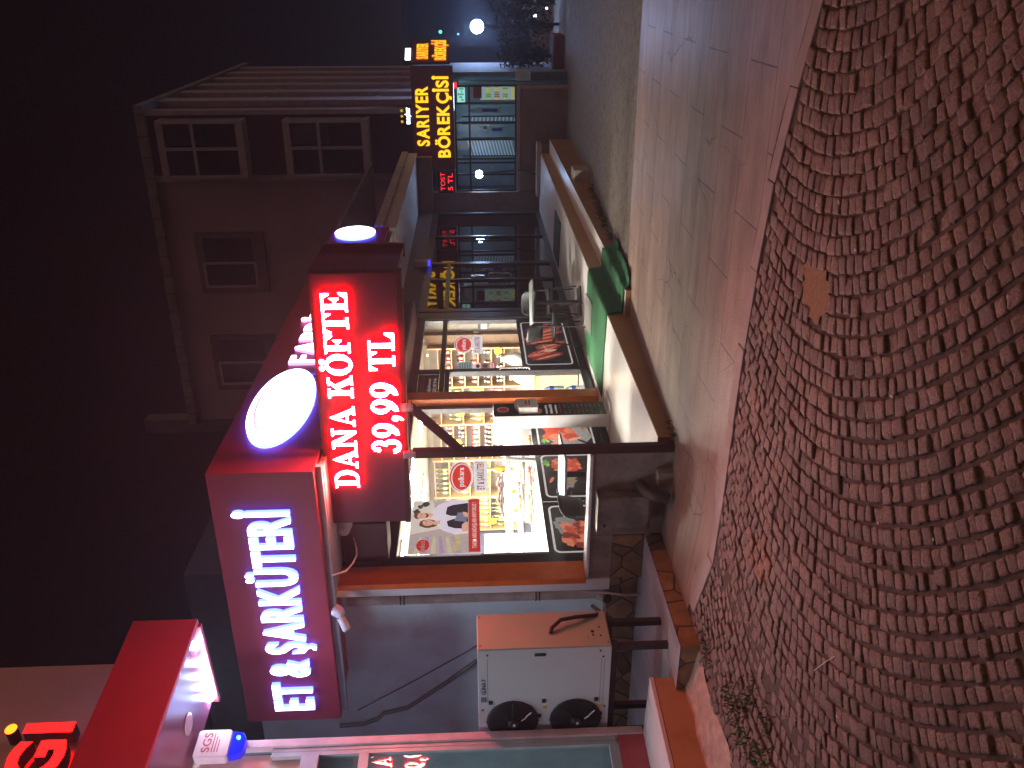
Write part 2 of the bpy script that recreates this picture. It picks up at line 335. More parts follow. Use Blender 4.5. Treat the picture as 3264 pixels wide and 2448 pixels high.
# cobbles: rows of hand-split granite setts laid in shallow arcs
def cobbles():
    g = np.random.default_rng(3); V = []; Fc = []; tone = []; warm = []; smo = []; k = 0; d = .093
    for i in range(-74, 80):
        x0 = i * d
        y = -1.6 + g.uniform(0, .05)
        while y < 5.4:
            yl = y
            h = g.uniform(.068, .104) if g.random() > .1 else g.uniform(.055, .125)
            def cx(yy, x0=x0):
                yc = 4.35 + min(0, x0 + 1.3) * .20; lane = 2.0
                q = (yy - yc)
                if q < -lane: q = q + 2 * lane
                return x0 + .28 * q * q, .56 * q
            ym = yl + h / 2; cxm, sl = cx(ym); L = math.hypot(1, sl); h *= L ** -.45
            hy = h / L
            ym = yl + hy / 2; cxm, sl = cx(ym)
            y = yl + hy
            if ym + hy / 2 > kerb_y(cxm) + .022 or cxm < -6.3 or cxm > 4.2: continue
            if math.hypot((cxm + 1.43) / .14, (ym - 4.04) / .17) < 1: continue
            tx, ty = sl / L, 1 / L; nx, ny = ty, -tx     # along the arc, across it
            a = h / 2 - g.uniform(.0022, .006); w = d / L * .5 - g.uniform(.001, .005)
            cxx = cxm + g.normal(0, .003); cyy = ym + g.normal(0, .003); z = gz(cxx, cyy) + g.normal(0, .0035)
            ti, tj = g.normal(0, .045), g.normal(0, .045)
            P = []; jc = min(a, w) * .16; cr = [(su * (w + g.normal(0, jc * .55)), sv * (a + g.normal(0, jc * .55))) for su, sv in ((1, 1), (-1, 1), (-1, -1), (1, -1))]
            for q in range(4):
                c0, c1, c2 = cr[q - 1], cr[q], cr[(q + 1) % 4]; f0, f1 = g.uniform(.06, .24), g.uniform(.06, .24)
                P += [(c1[0] + (c0[0] - c1[0]) * f0, c1[1] + (c0[1] - c1[1]) * f0), (c1[0] + (c0[0] - c1[0]) * f0 * .25 + (c2[0] - c1[0]) * f1 * .25, c1[1] + (c0[1] - c1[1]) * f0 * .25 + (c2[1] - c1[1]) * f1 * .25), (c1[0] + (c2[0] - c1[0]) * f1, c1[1] + (c2[1] - c1[1]) * f1)]
                mid = ((c1[0] + c2[0]) / 2 + g.normal(0, .0022), (c1[1] + c2[1]) / 2 + g.normal(0, .0022)); P.append(mid)
            m = 16; P = np.array(P); u, v = P[:, 0], P[:, 1]
            for sc, dz in ((1.0, -.045), (1.0, -.006), (.95, -.0005), (.60, .0018)):
                uu, vv = u * sc, v * sc
                zz = z + dz + uu * ti + vv * tj + g.normal(0, .0012, m) * (sc < 1)
                V.append(np.stack([cxx + nx * uu + tx * vv, cyy + ny * uu + ty * vv, zz], 1))
            V.append(np.array([[cxx, cyy, z + .002 + g.normal(0, .0012)]]))
            for r_ in range(3):
                for j in range(m):
                    Fc.append((k + r_ * m + j, k + r_ * m + (j + 1) % m, k + (r_ + 1) * m + (j + 1) % m, k + (r_ + 1) * m + j)); smo.append(r_ == 2)
            for j in range(m): Fc.append((k + 3 * m + j, k + 3 * m + (j + 1) % m, k + 4 * m)); smo.append(True)
            tv = float(np.clip(g.normal(.5, .2), 0, 1)); tone += [tv] * (4 * m)
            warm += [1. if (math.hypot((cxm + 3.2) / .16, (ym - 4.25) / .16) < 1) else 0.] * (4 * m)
            k += 4 * m + 1
    V = np.concatenate(V)
    me = bpy.data.meshes.new('cobblestone_paving'); me.from_pydata(V.tolist(), [], Fc)
    for n, L in (('tone', tone), ('warm', warm)):
        at = me.attributes.new(n, 'FLOAT', 'FACE'); at.data.foreach_set('value', L)
    me.polygons.foreach_set('use_smooth', smo)
    m = bpy.data.materials.new('granite_setts'); m.use_nodes = True; t = m.node_tree; N = t.nodes; L = t.links; p = N['Principled BSDF']
    at = N.new('ShaderNodeAttribute'); at.attribute_name = 'tone'; r = N.new('ShaderNodeValToRGB')
    r.color_ramp.elements[0].color = (.135, .080, .062, 1); r.color_ramp.elements[1].color = (.255, .155, .122, 1); L.new(at.outputs['Fac'], r.inputs[0])
    tc = N.new('ShaderNodeTexCoord'); n1 = N.new('ShaderNodeTexNoise'); n1.inputs['Scale'].default_value = 95; n1.inputs['Detail'].default_value = 4; n1.inputs['Roughness'].default_value = .75; L.new(tc.outputs['Object'], n1.inputs['Vector'])
    r1 = N.new('ShaderNodeValToRGB'); r1.color_ramp.elements[0].position = .33; r1.color_ramp.elements[0].color = (.28, .26, .25, 1); r1.color_ramp.elements[1].position = .66; r1.color_ramp.elements[1].color = (1.6, 1.55, 1.5, 1); L.new(n1.outputs['Fac'], r1.inputs[0])
    mx = N.new('ShaderNodeMixRGB'); mx.blend_type = 'MULTIPLY'; mx.inputs[0].default_value = .85; L.new(r.outputs[0], mx.inputs[1]); L.new(r1.outputs[0], mx.inputs[2])
    n2 = N.new('ShaderNodeTexNoise'); n2.inputs['Scale'].default_value = 2.2; n2.inputs['Detail'].default_value = 4; L.new(tc.outputs['Object'], n2.inputs['Vector'])
    r2 = N.new('ShaderNodeValToRGB'); r2.color_ramp.elements[0].position = .35; r2.color_ramp.elements[0].color = (.72, .70, .68, 1); r2.color_ramp.elements[1].position = .68; r2.color_ramp.elements[1].color = (1.1, 1.1, 1.1, 1); L.new(n2.outputs['Fac'], r2.inputs[0])
    m3 = N.new('ShaderNodeMixRGB'); m3.blend_type = 'MULTIPLY'; m3.inputs[0].default_value = 1; L.new(mx.outputs[0], m3.inputs[1]); L.new(r2.outputs[0], m3.inputs[2])
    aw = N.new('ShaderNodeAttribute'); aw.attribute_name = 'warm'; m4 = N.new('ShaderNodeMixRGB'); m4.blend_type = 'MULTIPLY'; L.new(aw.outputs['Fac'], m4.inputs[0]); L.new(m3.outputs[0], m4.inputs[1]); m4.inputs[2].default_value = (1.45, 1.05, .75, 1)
    L.new(m4.outputs[0], p.inputs['Base Color']); p.inputs['Roughness'].default_value = .74
    bp = N.new('ShaderNodeBump'); bp.inputs['Strength'].default_value = .75; bp.inputs['Distance'].default_value = .006; L.new(n1.outputs['Fac'], bp.inputs['Height']); L.new(bp.outputs[0], p.inputs['Normal'])
    me.materials.append(m); o = bpy.data.objects.new('cobblestone_paving', me); COL.objects.link(o); o['kind'] = 'structure'
cobbles()
b = B(); b.add([(x, y, -.004 + .005 * random.random()) for x, y in blob(-1.43, 4.04, .155, .19, 5, 26, .22)], [tuple(range(26))], mat('mortar_patch', (.25, .135, .065), .95, vary=.2, scale=40, bump=.6, bscale=90))
b.make('mortar_patch', kind='structure')

# shop terrace, its lower step
mFloor = tile_mat('white_floor_tiles', (.74, .72, .68), (.45, .40, .36), .60, .60, off=0, mortar=.004, rough=.28, vary=.03, bump=.05, stain=(.62, .50, .45), staink=.35, nscale=2.)
mTan = tile_mat('tan_stone_facing', (.42, .23, .075), (.22, .11, .035), .62, .4, off=0, mortar=.004, rough=.45, vary=.08, bump=.12, swap=True, stain=(.30, .17, .07), staink=.35)
b = B(); b.box(-5.06, -3.65, 6.60, 20.2, -.60, .118, mTan); b.rect(FU(0, 0, .122), -5.0, -3.652, 6.60, 20.2, mFloor)
b.rect(FE(-3.6485, 0, 0), 6.60, 20.2, .112, .1225, mFloor)
b.make('terrace', kind='structure')
b = B(); b.box(-3.649, -3.33, 9.56, 20.0, -.62, -.074, mTan); b.rect(FU(0, 0, -.07), -3.648, -3.325, 9.56, 20.0, mFloor); b.make('lower_step', kind='structure')
# side terrace with the condenser
mSide = tile_mat('bluish_floor_boards', (.27, .29, .30), (.14, .14, .15), .60, .18, mortar=.004, rough=.4, vary=.2, bump=.12, swap=True, stain=(.42, .34, .33), staink=.4)
def stone_mat(name, c1, c2, joint, scale):
    m = bpy.data.materials.new(name); m.use_nodes = True; t = m.node_tree; N = t.nodes; L = t.links; p = N['Principled BSDF']
    tc = N.new('ShaderNodeTexCoord'); v = N.new('ShaderNodeTexVoronoi'); v.feature = 'DISTANCE_TO_EDGE'; v.inputs['Scale'].default_value = scale; v2 = N.new('ShaderNodeTexVoronoi'); v2.inputs['Scale'].default_value = scale
    n = N.new('ShaderNodeTexNoise'); n.inputs['Scale'].default_value = 9; n.inputs['Detail'].default_value = 8
    for q in (v, v2, n): L.new(tc.outputs['Object'], q.inputs['Vector'])
    sp = N.new('ShaderNodeSeparateColor'); L.new(v2.outputs['Color'], sp.inputs[0])
    r = N.new('ShaderNodeValToRGB'); r.color_ramp.elements[0].color = (*c1, 1); r.color_ramp.elements[1].color = (*c2, 1); L.new(sp.outputs[0], r.inputs[0])
    mx = N.new('ShaderNodeMixRGB'); mx.blend_type = 'OVERLAY'; mx.inputs[0].default_value = .6; L.new(r.outputs[0], mx.inputs[1]); L.new(n.outputs['Fac'], mx.inputs[2])
    r2 = N.new('ShaderNodeValToRGB'); r2.color_ramp.elements[0].position = .012; r2.color_ramp.elements[1].position = .04; L.new(v.outputs['Distance'], r2.inputs[0])
    m2 = N.new('ShaderNodeMixRGB'); m2.inputs[1].default_value = (*joint, 1); L.new(r2.outputs[0], m2.inputs[0]); L.new(mx.outputs[0], m2.inputs[2]); L.new(m2.outputs[0], p.inputs['Base Color'])
    b = N.new('ShaderNodeBump'); b.inputs['Strength'].default_value = .6; b.inputs['Distance'].default_value = .012; L.new(r2.outputs[0], b.inputs['Height']); L.new(b.outputs[0], p.inputs['Normal']); p.inputs['Roughness'].default_value = .75
    MATS[name] = m; return m
mStone = stone_mat('rough_stone_facing', (.18, .11, .06), (.36, .22, .11), (.06, .04, .025), 4.2)
b = B(); b.add([(-9.5, 5.02, -.1), (-4.585, 5.02, -.1), (-4.585, 6.46, -.1), (-9.5, 6.46, -.1), (-9.5, 5.02, .197), (-4.585, 5.02, .197), (-4.585, 6.46, .197), (-9.5, 6.46, .197)],
               [(4, 5, 6, 7), (0, 1, 5, 4), (1, 2, 6, 5), (2, 3, 7, 6)], mStone)
b.rect(FU(0, 0, .201), -9.5, -4.580, 5.015, 6.75, mSide); b.make('side_terrace', kind='structure')

# ------------------------------------------------------------------ butcher's shop building
ORANGE = (.78, .17, .012)
mOr = mat('orange_cladding', ORANGE, .38, vary=.06, scale=3, stain=((.6, .12, .01), 4))
mAlu = mat('anthracite_aluminium', (.060, .060, .066), .32, .5, vary=.1)
mWallG = mat('grey_render', (.74, .88, .90), .85, vary=.06, scale=3, bump=.15, bscale=50, stain=((.66, .65, .64), 1.6))
mWhite = mat('white_paint', (.80, .80, .79), .5, vary=.03)
mGlass = glassmat('clear_glass'); mDGlass = glassmat('dark_glass', (.42, .44, .46), 1.75, mul=1.3)
mDark = mat('dark_interior', (.035, .035, .04), .8)
shop = thing('butcher_shop', 'corner butcher shop with bright glazed front, orange pillars and a long dark glazed wing', 'shop', (-5, 6.6, 0))
b = B()
b.box(-9.6, -5.05, 6.80, 6.9, .12, 4.0, mWallG); b.make('side_wall', shop)
b = B(); b.box(-5.17, -5.045, 6.45, 6.8, .50, 3.03, mWhite); b.make('white_pillar', shop, .006)
b = B(); b.box(-9.6, -5.04, 6.62, 6.80, .19, .49, mStone); b.box(-5.06, -4.585, 6.475, 6.62, .19, .49, mStone); b.make('stone_plinth', shop, .01)
# orange pillars
b = B(); b.box(-5.043, -4.985, 6.385, 6.655, .7285, 3.03, mOr); b.make('orange_pillar', shop, .006)
b = B(); b.box(-5.10, -4.90, 9.995, 10.22, .122, 3.0, mOr); b.make('orange_pillar', shop, .006)
# anthracite frame of the glazing
b = B(); q = -5.06; r = -4.99
for y0, y1 in ((6.66, 6.79), (9.90, 9.992), (10.222, 10.27), (11.02, 11.14), (13.03, 13.09), (13.16, 13.40), (13.45, 13.58), (15.10, 15.18), (16.05, 16.18), (17.98, 18.06), (19.95, 20.06)): b.box(q, r, y0, y1, .123, 2.62, mAlu)
for y0, y1 in ((6.79, 9.90), (10.27, 11.02), (11.14, 13.03), (13.58, 15.10), (15.18, 16.05), (16.18, 17.98), (18.06, 19.95)):
    b.box(q, r - .002, y0, y1, 2.49, 2.62, mAlu)
    b.box(q, r - .003, y0, y1, .123, .23, mAlu)
for y0, y1 in ((10.27, 11.02), (11.14, 13.03), (13.58, 15.10), (15.18, 16.05)): b.box(q, r + .004, y0, y1, 2.13, 2.20, mAlu)
b.make('window_frame', shop, .004)
b = B(); b.box(-5.02, -4.955, 10.28, 10.33, .135, 2.125, mAlu); b.box(-5.02, -4.955, 10.965, 11.015, .135, 2.125, mAlu); b.box(-5.018, -4.957, 10.33, 10.965, 2.06, 2.123, mAlu); b.box(-5.018, -4.957, 10.33, 10.965, .135, .25, mAlu)
door = b.make('glass_door', shop, .004)
b = B(); b.rect(FE(-4.99, 0, 0), 10.33, 10.965, .25, 2.06, mGlass); b.make('pane', door)
b = B(); b.tube([(-4.93, 10.95, .95), (-4.90, 10.95, .97), (-4.90, 10.95, 1.35), (-4.93, 10.95, 1.37)], .014, mat('steel', (.6, .6, .62), .25, 1.)); b.make('handle', door)
for y0, y1, z0, z1, g in ((6.79, 9.90, .23, 2.49, mGlass), (10.27, 11.02, 2.20, 2.49, mGlass), (11.14, 13.03, .23, 2.13, mGlass), (11.14, 13.03, 2.20, 2.49, mGlass)):
    b = B(); b.rect(FE(-5.02, 0, 0), y0, y1, z0, z1, g); b.make('window_pane', shop)
for y0, y1 in ((13.58, 15.10), (15.18, 16.05), (16.18, 17.98), (18.06, 19.95)):
    b = B(); b.rect(FE(-5.02, 0, 0), y0, y1, .23, 2.49, mDGlass); b.make('dark_pane', shop, label='dark reflecting window pane of the unlit wing')
mSteel = MATS['steel']
b = B(); b.tube([(-4.99, 15.25, 1.02), (-4.93, 15.25, 1.02), (-4.93, 15.25, 1.42), (-4.99, 15.25, 1.42)], .016, mSteel); b.box(-4.99, -4.965, 15.2, 15.3, 1.5, 1.75, mSteel); b.make('door_handle', shop)
# shell: floor, ceiling, rear and partition walls
mIn = mat('shop_white_wall', (.82, .80, .74), .7, vary=.03)
mBeige = mat('beige_wall', (.45, .40, .33), .8, vary=.05)
b = B(); b.box(-11.2, -11.1, 6.95, 13.3, .12, 2.62, mIn); b.box(-11.1, -5.08, 13.24, 13.34, .12, 2.62, mBeige); b.box(-11.1, -5.09, 6.91, 6.95, .12, 2.62, mIn); b.make('inner_wall', shop)
b = B(); b.box(-11.1, -5.07, 6.95, 13.24, .06, .119, tile_mat('shop_floor_tiles', (.55, .52, .46), (.3, .28, .25), .6, .6, off=0, rough=.3, vary=.05, bump=.05)); b.make('shop_floor', shop)
b = B(); b.box(-11.1, -5.07, 6.95, 20.1, 2.56, 2.62, mIn); b.make('ceiling', shop)
b = B(); b.box(-9.6, -9.5, 13.34, 20.1, .0, 2.56, mDark); b.box(-9.5, -5.07, 20.0, 20.1, 0, 2.56, mDark); b.box(-9.5, -5.07, 13.34, 20.0, .05, .119, mDark); b.make('unlit_room', shop)
# canopy roof over the terrace
mCan = mat('canopy_panel', (.52, .46, .48), .7, vary=.06, stain=((.42, .38, .35), 1.2))
mRoofT = tile_mat('roof_edge_tiles', (.42, .38, .36), (.08, .07, .07), .30, 1., off=0, mortar=.008, rough=.6, vary=.1, swap=True, bump=.4)
b = B(); b.box(-5.02, -3.70, 6.3, 13.70, 2.985, 3.03, mCan); b.box(-5.0, -3.72, 13.76, 20.25, 2.945, 2.985, mCan); b.box(-5.1, -4.98, 6.7, 20.2, 2.62, 2.98, mat('dark_lintel', (.11, .09, .09), .5)); b.make('canopy_soffit', shop)
b = B(); b.box(-3.72, -3.66, 13.76, 20.25, 2.93, 3.14, mCan); b.make('canopy_fascia', shop, .006)
b = B(); b.box(-3.80, -3.63, 13.78, 20.3, 3.14, 3.28, mRoofT); b.make('roof_edge', shop, .008)
b = B(); b.box(-9.6, -3.85, 6.9, 20.2, 3.95, 4.0, mat('flat_roof', (.12, .11, .11), .9)); b.make('roof', shop)
b = B(); b.box(-5.0, -3.72, 20.02, 20.25, 2.60, 2.94, mat('brown_beam', (.20, .12, .09), .7)); b.make('end_beam', shop, .006)
# folded awning in its housing above the windows
aw = thing('awning_housing', 'dark roller awning housing folded above the shop windows', 'awning', (-4.9, 9, 2.75))
mAw = mat('awning_brown', (.085, .045, .045), .45, .2, vary=.1)
b = B(); b.prism(F((0, 7.0, 2.60), -X_, Z_), [(4.62, .03), (4.97, 0), (4.97, .34), (4.70, .34), (4.62, .2)], 0, 5.9, mAw); b.make('housing', aw, .01)
b = B(); b.tube([(-4.60, 7.02, 2.66), (-4.60, 12.88, 2.66)], .035, mAw); b.make('front_bar', aw)
b = B(); b.tube([(-4.62, 7.6, 2.68), (-4.85, 8.6, 2.72), (-4.66, 9.6, 2.70)], .022, mAw); b.make('folding_arm', aw)
b = B(); b.box(-4.98, -4.55, 6.72, 7.0, 2.55, 2.97, mAw); b.make('end_bracket', aw, .01)
wl = thing('wall_lamp', 'white oval bulkhead lamp, switched off, under the sign soffit', 'lamp', (-4.55, 6.75, 2.95))
b = B(); b.lathe([(.02, -.16), (.06, -.13), (.075, 0), (.06, .13), (.02, .16)], (-4.55, 6.75, 2.93), mWhite, 14, Y_); b.make('cover', wl)
b = B(); b.box(-4.62, -4.48, 6.66, 6.84, 2.955, 2.982, mWhite); b.make('base', wl)

# ------------------------------------------------------------------ sign box round the canopy
mSign = mat('orange_sign_panel', (.36, .034, .055), .5, vary=.05, scale=2, spec=.3)
sg = thing('shop_fascia_sign', 'orange sign box round the canopy corner with white lit lettering and oval lamp', 'sign', (-3.65, 6.16, 3.04))
b = B(); b.box(-6.36, -3.65, 6.16, 6.24, 3.04, 3.91, mSign); b.box(-3.73, -3.6505, 6.24, 13.77, 3.04, 3.91, mSign); b.make('fascia', sg, .004)
b = B(); b.box(-6.35, -3.74, 6.245, 6.80, 3.05, 3.10, mat('soffit_red', (.55, .09, .04), .4)); b.make('soffit', sg)
b = B(); b.box(-6.35, -3.66, 6.25, 6.30, 2.99, 3.049, mat('light_grey_edge', (.5, .5, .52), .6)); b.make('soffit_edge', sg)
gW = glow('sign_white', (.55, .68, 1.0), 9); gV = glow('letter_side_blue', (.06, .09, 1.0), 10)
gW2 = glow('oval_white', (.80, .78, 1.0), 8.0)
fr = FS(0, 6.16, 0)
b = B(); xx = -6.197
b.text('ET & ŞARKÜTERİ', fr, 2.20, .335, gW, .0, .042, gV, bold=.030, a=-6.197, b=3.28); b.make('lettering', sg)
fe = FE(-3.65, 0, 0)
def oval(bd, cy, cz, ry, rz):
    o = ell(cy, cz, ry, rz, 40); bd.prism(fe, o, .002, .040, gW2, glow('oval_side', (.06, .09, 1.0), 15))
    ring(bd, fe, ell(cy + .03, cz + .02, ry * .88, rz * .84, 30, 20, 205), ell(cy + .02, cz + .0, ry * .83, rz * .78, 30, 20, 205), mat('oval_line', (.25, .1, .12), .6, emit=.55, ecol=(1, .55, .75), vary=0), .0725) if False else None
b = B(); oval(b, 7.35, 3.51, .79, .285)
n = 30; o1 = ell(7.41, 3.525, .67, .225, n, -20, 175); o2 = ell(7.40, 3.518, .65, .208, n, -20, 175)
b.add([fe(a, c, .0415) for a, c in o1 + o2], [(i, i + 1, n + 2 + i, n + 1 + i) for i in range(n)], glow('oval_line', (.95, .72, .90), .95)); b.make('oval_lamp', sg)
b = B(); oval(b, 13.35, 3.53, .36, .31); b.make('oval_lamp', sg)
mBase = mat('letter_base_pink', (.62, .16, .22), .4)
b = B(); b.slab(fe, 8.05, 10.6, 3.20, 3.62, .001, .03, mBase); b.make('letter_base', sg, .004)
b = B(); b.text('FABRİKA', fe, 2.05, .25, glow('fabrika_white', (1., .93, 1.), 4.5), .031, .06, glow('fabrika_side', (.75, .3, 1.), 2.2), bold=.03, a=8.25, b=3.36); b.make('lettering', sg)
for x in (-4.05, -4.55, -5.05, -5.6):
    b = B(); b.box(x - .05, x + .05, 6.30, 6.44, 3.036, 3.049, glow('soffit_led_warm', (1., .32, .05), 1.6)); b.make('soffit_light', sg)
#%% PART3
# ------------------------------------------------------------------ LED message sign on its post
led = thing('led_sign', 'red dot matrix LED sign reading DANA KÖFTE 39,99 TL on a brown post', 'sign', (-3.69, 6.5, 0))
mFrm = mat('brown_steel', (.075, .028, .022), .5, .2, vary=.15, bump=.1)
mLed = grid_mat('led_modules', (.10, .015, .045), (.20, .04, .075), 95.)
Ls = F((-4.385, 6.50, 2.302), Vector((2.30, 0, -.040)), Z_)     # lower left corner of the face, it sags a little to the right
b = B(); b.slab(Ls, 0, 2.31, .045, .70, -.09, .0, mFrm); b.slab(Ls, -.002, 2.312, .0, .045, -.10, .015, mFrm); b.slab(Ls, -.002, 2.312, .70, .722, -.10, .012, mFrm); b.make('cabinet', led, .004)
b = B(); b.rect(Ls, .012, 2.298, .047, .698, mLed, .003); b.make('led_panel', led)
# second face set askew behind it (the cabinet is deep at its right end)
Le = F((-2.078, 6.50, 2.30), Vector((-.02, .80, .0)), Z_)
b = B(); b.slab(Le, 0.005, .80, .0, .69, -.06, .0, mLed, mFrm); b.make('led_panel', led)
b = B(); b.slab(Le, .80, .84, -.01, .71, -.10, .02, mat('worn_frame', (.22, .12, .10), .6)); b.make('end_frame', led, .004)
gR = glow('led_white', (1.0, .29, .24), 105.); gRed = glow('led_halo_red', (1.0, .0005, .006), 55.)
def rc(a, b_, c, d): return [(a, c), (b_, c), (b_, d), (a, d)]
GL = {
 'D': (.95, [rc(.0, .52, 0, .07), rc(0, .52, .93, 1), rc(.13, .33, .03, .97)], [(.46, .5, .46, .5, .27, .42, -90, 90)]),
 'A': (1.0, [[(.50, 1.02), (.42, .86), (.12, 0.03), (.2, .03)], [(.50, 1.02), (.96, .03), (.72, .03), (.40, .82)], rc(.25, .68, .28, .36), rc(.02, .33, 0, .07), rc(.60, 1.04, 0, .07)], []),
 'N': (1.05, [rc(.14, .25, .0, .95), rc(.80, .91, 0, 1), [(.10, 1), (.36, 1), (.91, 0), (.80, 0), (.12, .92)], rc(0, .30, .93, 1), rc(.02, .37, 0, .07), rc(.68, 1.04, .93, 1)], []),
 'K': (1.05, [rc(.13, .34, .03, .97), rc(0, .46, 0, .07), rc(0, .46, .93, 1), [(.33, .42), (.33, .55), (.78, .97), (.90, .97)], [(.46, .62), (.62, .72), (1.0, .03), (.74, .03)], rc(.64, 1.0, .93, 1), rc(.62, 1.07, 0, .07)], []),
 'Ö': (.98, [ell(.34, 1.17, .11, .095, 12), ell(.66, 1.17, .11, .095, 12)], [(.5, .5, .5, .53, .27, .44, 0, 360)]),
 'F': (.86, [rc(.13, .34, .03, .97), rc(0, .46, 0, .07), rc(0, .84, .93, 1), rc(.33, .60, .47, .54), [(.84, 1), (.84, .70), (.79, .70), (.62, .94)], [(.62, .68), (.62, .33), (.57, .33), (.46, .5)]], []),
 'T': (.92, [rc(.36, .57, .03, .97), rc(.22, .71, 0, .07), rc(0, .93, .93, 1), [(0, 1), (0, .70), (.05, .70), (.2, .95)], [(.93, 1), (.93, .70), (.88, .70), (.73, .95)]], []),
 'E': (.9, [rc(.13, .34, .03, .97), rc(0, .86, 0, .07), rc(0, .84, .93, 1), rc(.33, .60, .47, .54), [(.84, 1), (.84, .70), (.79, .70), (.62, .94)], [(.62, .68), (.62, .33), (.57, .33), (.46, .5)], [(.88, .32), (.83, .32), (.62, .06), (.86, 0)]], []),
 'L': (.85, [rc(.13, .34, .03, .97), rc(0, .48, .93, 1), rc(0, .82, 0, .07), [(.86, .36), (.80, .36), (.58, .06), (.84, 0)]], []),
 '3': (.72, [ell(.10, .03, .10, .09, 12), ell(.12, .82, .10, .08, 12)], [(.30, .78, .30, .30, .13, .20, -75, 150), (.28, .26, .38, .36, .18, .24, -170, 85)]),
 '9': (.78, [[(.72, .60), (.56, .55), (.44, .25), (.12, .0), (.10, .06), (.34, .28), (.50, .5)], [(.72, .6), (.73, .45), (.60, .18), (.36, .0), (.12, -.06), (.12, 0), (.44, .2), (.54, .5)]], [(.37, .64, .37, .38, .16, .29, 0, 360)]),
 ',': (.34, [ell(.14, .08, .13, .12, 14), [(.27, .08), (.24, -.1), (.08, -.25), (.04, -.20), (.15, -.08), (.13, .05)]], []),
}
def serif_line(bd, word, fr, a, w, b0, h, m, d, grow=0., space=.42, gap=.09):
    tot = sum(GL[c][0] + gap if c != ' ' else space for c in word) - gap; k = w / tot; x = a
    for c in word:
        if c == ' ': x += space * k; continue
        adv, polys, rings = GL[c]; cx = adv / 2
        def P(p): return (x + p[0] * k, b0 + p[1] * h)
        for q in polys:
            qq = [P(p) for p in q]; mx = sum(p[0] for p in qq) / len(qq); my = sum(p[1] for p in qq) / len(qq)
            if grow:
                n = len(qq); ar = sum(qq[i][0] * qq[(i + 1) % n][1] - qq[(i + 1) % n][0] * qq[i][1] for i in range(n))
                if ar < 0: qq = qq[::-1]
                g = []
                for i in range(n):
                    e1 = Vector((qq[i][0] - qq[i - 1][0], qq[i][1] - qq[i - 1][1])); e2 = Vector((qq[(i + 1) % n][0] - qq[i][0], qq[(i + 1) % n][1] - qq[i][1]))
                    n1 = Vector((e1.y, -e1.x)).normalized(); n2 = Vector((e2.y, -e2.x)).normalized(); v = (n1 + n2); v = v.normalized() * grow if v.length > .1 else n1 * grow
                    g.append((qq[i][0] + v.x, qq[i][1] + v.y))
                qq = g
            bd.poly(fr, qq, m, d)
        for (ox, oy, rx, ry, ix, iy, a0, a1) in rings:
            n = 26; ou, inn = [], []
            for i in range(n + 1):
                t = R(a0 + (a1 - a0) * i / n); ou.append((x + (ox + rx * math.cos(t)) * k + grow * math.cos(t), b0 + (oy + ry * math.sin(t)) * h + grow * math.sin(t)))
                inn.append((x + (ox + ix * math.cos(t)) * k - grow * math.cos(t), b0 + (oy + iy * math.sin(t)) * h - grow * math.sin(t)))
            bd.add([fr(p[0], p[1], d) for p in ou + inn], [(i, i + 1, n + 2 + i, n + 1 + i) for i in range(n)], m)
        x += (adv + gap) * k
b = B()
for g, m, d in ((.014, gRed, .055), (.0025, gR, .060)):  # larger red layer behind the letters stands in for their glow
    serif_line(b, 'DANA KÖFTE', Ls, .405, 1.765, .425, .200, m, d, g)
    serif_line(b, '39,99 TL', Ls, .745, 1.075, .075, .205, m, d, g, space=.55)
b.make('lettering', led)
b = B(); b.box(-3.725, -3.655, 6.46, 6.53, -.02, 2.25, mFrm); b.make('post', led, .004)
b = B(); b.prism(F((0, 6.475, 0), X_, Z_), [(-3.66, 1.80), (-3.66, 1.90), (-3.30, 2.24), (-3.20, 2.24)], -.03, .012, mFrm); b.make('brace', led, .003)
mWz = mat('worn_white_paint', (.55, .50, .52), .7, vary=.3, scale=60, stain=((.2, .12, .12), 30))
for x in (-3.24, -3.69):
    b = B(); b.box(x - .032, x + .032, 6.455, 6.50, 2.225, 2.33, mWz); b.make('bracket', led, .003)
b = B(); b.tube([(-4.3, 6.48, 2.297), (-3.9, 6.47, 2.272), (-3.4, 6.47, 2.262), (-2.9, 6.47, 2.275), (-2.2, 6.48, 2.262)], .004, mat('black_rubber', (.02, .02, .02), .6)); b.make('cable', led)

# ------------------------------------------------------------------ parapet wall, cabinet, pipes on it
pw = thing('parapet_wall', 'low grey rendered wall with a white coping at the corner of the terrace', 'wall', (-4.3, 6.5, 0))
mPar = mat('dirty_render', (.34, .30, .26), .9, vary=.15, scale=3, bump=.3, bscale=45, stain=((.16, .13, .10), 2.2))
b = B(); b.box(-4.575, -3.73, 6.475, 6.60, -.05, .70, mPar); b.box(-5.04, -4.576, 6.475, 6.60, .492, .70, mPar); b.make('wall', pw, .005)
b = B(); b.box(-5.03, -3.735, 6.45, 6.63, .701, .728, mWhite); b.make('coping', pw, .004)
cb = thing('utility_cabinet', 'weathered grey metal utility cabinet hung on the parapet wall', 'cabinet', (-4.27, 6.41, .2))
mCab = mat('weathered_metal', (.24, .22, .20), .55, .5, vary=.35, scale=7, stain=((.40, .38, .34), 4))
b = B(); b.box(-4.42, -4.095, 6.345, 6.474, .19, .64, mCab); b.make('body', cb, .004)
b = B(); b.box(-4.425, -4.09, 6.325, 6.344, .215, .655, mCab); b.box(-4.43, -4.085, 6.31, 6.47, .655, .668, mCab); b.make('door', cb, .005)
b = B(); b.lathe([(.012, 0), (.012, .012)], (-4.37, 6.325, .60), MATS['black_rubber'], 10, -Y_); b.make('lock', cb)
cp = thing('corrugated_pipe', 'short bent corrugated pipe coming out of the wall beside the grey cabinet', 'pipe', (-4.0, 6.4, .1))
b = B(); P = []
